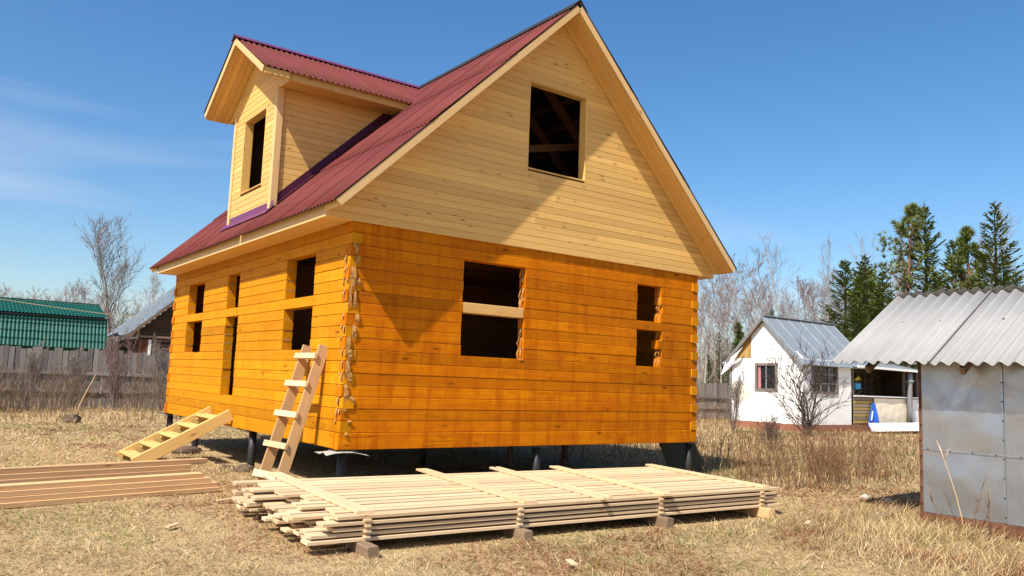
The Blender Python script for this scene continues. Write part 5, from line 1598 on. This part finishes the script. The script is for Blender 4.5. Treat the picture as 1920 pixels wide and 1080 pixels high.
def pine_meshes(seed, H, crown_from, width, tuft=.30, mat=None, nb=46):
    rr = random.Random(seed); V, F = [], []; TV, TF = [], []
    d = Vector((0, 0, 1)); pts = [Vector((0, 0, -.2))]
    for i in range(8):
        d = (d + Vector((rr.gauss(0, .03), rr.gauss(0, .03), .05))).normalized(); pts.append(pts[-1] + d * (H + .2) / 8)
    v, f = tube_data(pts, [.17 * H / 12 * (1 - .9 * i / 8) + .01 for i in range(9)], 8, False); TV += v; TF += f
    def tuftball(p, dr, R_):
        for k in range(20):
            a = rdir(rr, dr, rr.uniform(.1, 1.25)); L = R_ * rr.uniform(.6, 1.1); s = rdir(rr, a, math.pi / 2) * .024
            n0 = len(V); V.extend([p - s, p + s, p + a * L]); F.append((n0, n0 + 1, n0 + 2))
    for b in range(nb):
        t = crown_from + (1 - crown_from) * (b + rr.random()) / nb
        x = min(7.999, t * 8); i = int(x); p = pts[i].lerp(pts[i + 1], x - i)
        az = b * 2.4 + rr.gauss(0, .4); prof = math.sin(math.pi * min(1, (t - crown_from) / (1 - crown_from) * .80 + .20)) ** .7 * (1.15 - .7 * (t - crown_from) / (1 - crown_from))
        L = width * prof * rr.uniform(.5, 1.15) + .15; e = 1.25 - .75 * t + rr.gauss(0, .15)
        dd = Vector((math.cos(az) * math.sin(e), math.sin(az) * math.sin(e), math.cos(e))); q = p; K = 4
        bp = [p]
        for k in range(K):
            dd = (dd + Vector((rr.gauss(0, .08), rr.gauss(0, .08), .10))).normalized(); q = q + dd * L / K; bp.append(q)
            if k >= 1:
                for m in range(3):
                    td = rdir(rr, dd, rr.uniform(.3, 1.0)); e2 = q + td * L * rr.uniform(.08, .26)
                    tuftball(e2, (td + Vector((0, 0, .4))).normalized(), tuft)
        tuftball(q, dd, tuft)
        v, f = tube_data(bp, [.035 * (1 - .8 * k / K) for k in range(K + 1)], 4, False); n0 = len(TV); TV += v; TF += [tuple(z_ + n0 for z_ in ff) for ff in f]
    return mesh("trunk", TV, TF, M_PBARK, smooth=True), mesh("crown", V, F, mat or M_PINE)
def plant(name, meshes, x, y, label, cat="tree", group=None, s=1.0, rz=None, sz=None):
    rz = rnd.uniform(0, 6.28) if rz is None else rz
    M_ = Matrix.Translation((x, y, gh(x, y) - .03)) @ Matrix.Rotation(rz, 4, 'Z') @ Matrix.Diagonal((s, s, sz or s, 1))
    r = bpy.data.objects.new(name, None); link(r, None, M_); tag(r, label, cat, group)
    for nm, me in (("trunk", meshes[0]), ("crown", meshes[1])):
        o = bpy.data.objects.new(nm, me); COL.objects.link(o); o.parent = r
    return r
def at_px(px, d):
    """ground point that lies at horizontal pixel px (1920 wide), d metres ahead (used for placing only)"""
    v = FWD + r2 * ((px - 960) / 1510.2); k = d
    return CAM.x + v.x * k, CAM.y + v.y * k
BI = [bare_tree_meshes(40 + i, 12, .10, 24, .72, .25, (M_TWIG_W, M_TWIG_R, M_TWIG_W, M_TWIG_G)[i], M_BIRCH, .18, .13, 6, 5, .0105) for i in range(4)]
TALLB = [bare_tree_meshes(60 + i, 14, .11, 20, .55, .17, M_TWIG_W, M_BIRCH, .35, .08, 5, 4, .009) for i in range(2)]
SHR = [bare_tree_meshes(70 + i, 5.5, .05, 16, .5, .26, M_TWIG_R if i else M_TWIG_G, M_GBARK, .10, .0, 6, 4, .009, stems=4) for i in range(2)]
SP = [spruce_meshes(80 + i, 10, 2.2 + .3 * i, .27, 1.3) for i in range(3)]
PI = [pine_meshes(90, 12, .34, 2.7, .36, None, 50), pine_meshes(91, 9, .12, 1.75, .32, M_SPRUCE, 64)]
# --- left side
x, y = at_px(226, 44)
plant("bare_tree", bare_tree_meshes(31, 9.0, .11, 44, .62, .30, M_TWIG_G, M_GBARK, .14, 0.0, 6, 5, .0095), x, y, "large bare tree with grey twigs behind the dark log house", s=.98, rz=1.0)
for i, (px, d, s, k, lab) in enumerate(((15, 66, .62, 1, "small reddish bare tree above the left end of the green roof"), (78, 72, .66, 3, "thin bare tree above the middle of the green roof"),
                                (112, 70, .58, 1, "bare tree top right of centre above the green roof"), (142, 68, .66, 1, "rounded reddish bare tree above the green roof's right end"),
                                (175, 62, .60, 0, "pale bare tree left of the large grey one"), (268, 52, .62, 0, "slim birch with pale twigs right of the large bare tree"),
                                (48, 78, .62, 3, "faint grey bare tree far behind the green roof"), (290, 56, .56, 1, "reddish bare tree close to the orange house's left eave"))):
    x, y = at_px(px, d); plant("bare_tree", BI[k], x, y, lab, group="bare trees beyond the green roof", s=s)
for i in range(16):
    px = -30 + 15.5 * i; x, y = at_px(px, rnd.uniform(66, 84))
    plant("bare_tree", BI[(1, 3, 1, 0)[i % 4]], x, y, "far thin bare tree, %s from the left in the row beyond the green roof" % ORD[i], group="far row of bare trees on the left", s=rnd.uniform(.56, .70))
for i, px in enumerate((196, 232, 258, 285)):
    x, y = at_px(px, 47 + 2 * i)
    plant("bare_shrub", SHR[i % 2], x, y, ("reddish bare shrub just right of the green roof", "bare shrub below the large grey tree", "bare shrub behind the log house's metal roof", "bare shrub beside the orange house's far corner")[i], "shrub", "bare shrubs behind the left buildings", s=.85)
for i, (x, y, s) in enumerate(((-1.2, 20.6, .42), (1.2, 19.8, .50), (2.9, 20.8, .48), (-2.6, 19.5, .36), (0.2, 21.2, .40))):
    plant("bare_shrub", SHR[i % 2], x, y, ("bare sapling at the fence left of the green barn's middle", "tallest bare sapling at the fence below the dark log house", "bare sapling at the fence beside the orange house",
           "low bare sapling at the fence near the left edge", "bare sapling at the fence behind the leaning stick")[i], "shrub", "saplings along the weathered fence", s=s)
# --- right side: conifers
con = [(1690, 50, PI[0], 1.17, "pine_tree", "tall pine with open crown and reddish trunk behind the shed"), (1737, 50, SP[0], 1.50, "spruce_tree", "tall dark spruce right beside the open pine"),
       (1869, 47, SP[1], 1.46, "spruce_tree", "tall spruce with bare leader near the right edge"), (1836, 50, PI[1], 1.40, "pine_tree", "dense dark green young pine left of the right spruce"),
       (1788, 54, SP[2], 1.34, "spruce_tree", "slender spruce between the tall spruce and the young pine"), (1585, 44, SP[2], .98, "spruce_tree", "olive spruce rising behind the cottage roof's right end"),
       (1622, 40, SP[1], .94, "spruce_tree", "wide olive spruce left of the open pine"), (1447, 56, SP[0], .80, "spruce_tree", "small spruce behind the cottage ridge"),
       (1500, 52, PI[1], .66, "pine_tree", "low pine just above the cottage roof"), (1655, 38, SP[0], .82, "spruce_tree", "low spruce behind the slate roof's left slope"),
       (1760, 44, SP[1], .90, "spruce_tree", "bushy spruce behind the middle of the slate roof"), (1905, 44, SP[2], .95, "spruce_tree", "spruce behind the slate roof at the right edge"),
       (1350, 56, SP[1], .60, "spruce_tree", "low spruce between the orange house and the cottage"), (1385, 50, PI[1], .64, "pine_tree", "low olive pine behind the cottage's left eave"),
       (1985, 48, SP[0], 1.1, "spruce_tree", "spruce just beyond the right edge of the view"),
       (1560, 50, SP[0], .72, "spruce_tree", "low bushy spruce behind the cottage's zinc roof"), (1605, 37, SP[2], .66, "spruce_tree", "bushy low spruce above the cottage porch"), (1640, 46, PI[1], 1.0, "pine_tree", "bushy olive pine between the wide spruce and the open pine"), (1708, 40, SP[1], .66, "spruce_tree", "low spruce above the porch roof and shed eave")]
for (px, d, me, s, nm, lab) in con:
    x, y = at_px(px, d); wide = 1.32 if px in (1585, 1622, 1655, 1605, 1640, 1560) else 1.06
    plant(nm, me, x, y, lab, group="conifers behind the cottage and shed", s=s * wide * (.94 if 'pine' in nm else .90), sz=s * (.94 if 'pine' in nm else .90))
bare = [(1322, 44, 0, .80), (1343, 52, 3, .78), (1366, 58, 0, .92), (1388, 50, 1, .86), (1410, 54, 3, .98), (1432, 62, 1, .80), (1466, 50, 4, .88), (1486, 60, 0, .82), (1512, 58, 1, .86),
        (1545, 46, 5, .80), (1530, 64, 3, .9), (1563, 62, 1, .86), (1600, 60, 0, 1.0), (1632, 54, 5, .95), (1648, 58, 0, 1.04), (1712, 62, 1, .95), (1765, 60, 0, .95), (1815, 62, 1, .92), (1855, 52, 4, 1.0),
        (1890, 48, 5, 1.02), (1912, 54, 0, 1.12), (1960, 56, 1, 1.0), (1316, 64, 1, .8), (1402, 70, 1, .9), (1580, 74, 1, .95), (1475, 74, 1, .85),
        (1334, 70, 0, .9), (1357, 48, 1, .7), (1378, 66, 3, .95), (1420, 47, 1, .72), (1450, 68, 0, .92), (1500, 66, 3, .95), (1524, 50, 1, .74), (1555, 68, 0, 1.0), (1592, 52, 3, .8), (1617, 66, 1, 1.0), (1668, 64, 0, 1.08), (1742, 66, 3, 1.02), (1795, 50, 1, .8), (1835, 66, 0, 1.08), (1875, 60, 3, 1.08)]
labs = {6: "tall thin birch standing alone above the cottage ridge", 9: "tall pale birch with forked top right of the cottage ridge", 13: "white trunked birch left of the open pine", 18: "pale birch behind the right spruce",
        19: "bright white birch at the right edge above the slate roof", 0: "white birch trunk showing beside the orange house's right corner", 4: "grey bare tree with dense upswept twigs left of the cottage ridge"}
order = sorted(range(len(bare)), key=lambda q: bare[q][0])
for i, (px, d, k, s) in enumerate(bare):
    x, y = at_px(px, d)
    lab = labs.get(i, "thin bare %s tree, %s from the left in the wood behind the cottage" % ("reddish" if k == 1 else ("grey" if k == 3 else "pale"), ORD[order.index(i)]))
    plant("bare_birch" if k not in (1, 3) else "bare_tree", (BI + TALLB)[k], x, y, lab, group="bare trees in the wood behind the cottage", s=s * .90)
# undergrowth that reads as one mass
def under():
    px = rnd.uniform(1080, 1990); return at_px(px, rnd.uniform(58, 80))
weeds("wood_undergrowth", pick(680, under), 2.0, 5.0, (10, 18), .022, [(.20, .145, .125), (.155, .105, .09), (.25, .20, .175)], "bare undergrowth of the wood behind the cottage", "undergrowth")
def under2():
    px = rnd.uniform(-60, 330); return at_px(px, rnd.uniform(55, 80))
weeds("far_undergrowth", pick(380, under2), 1.5, 4.2, (10, 18), .022, [(.22, .16, .145), (.17, .12, .11), (.26, .21, .19)], "bare undergrowth beyond the left fence", "undergrowth")
for i, px in enumerate((1330, 1352, 1640, 1612)):
    x, y = at_px(px, 46 + 3 * i); plant("spruce_tree", SP[i % 3], x, y, ("young spruce half hidden by the orange house's right corner", "young spruce above the short fence", "young spruce in front of the open pine", "young spruce behind the cottage roof's lower end")[i], group="young spruces at the wood's edge", s=.34 + .06 * (i % 2))
# --- bare apple bush before the cottage
ab = bare_tree_meshes(17, 2.3, .05, 11, 1.0, .60, M_TWIG_D, M_DBARK, .04, .04, 5, 2, .0085, stems=4)
plant("apple_bush", ab, 20.3, 7.0, "bare dark apple bush in front of the white cottage", "bush", s=1.18)
for i, (x, y, s) in enumerate(((18.8, 9.0, .42), (17.0, 6.2, .34), (12.5, 2.8, .30))):
    plant("bare_shrub", ab if i else SHR[0], x, y, ("low bare shrub left of the apple bush", "low dark shrub in the weeds before the cottage", "small dark shrub in the weeds right of the house")[i], "shrub", "low shrubs in the weeds", s=s)
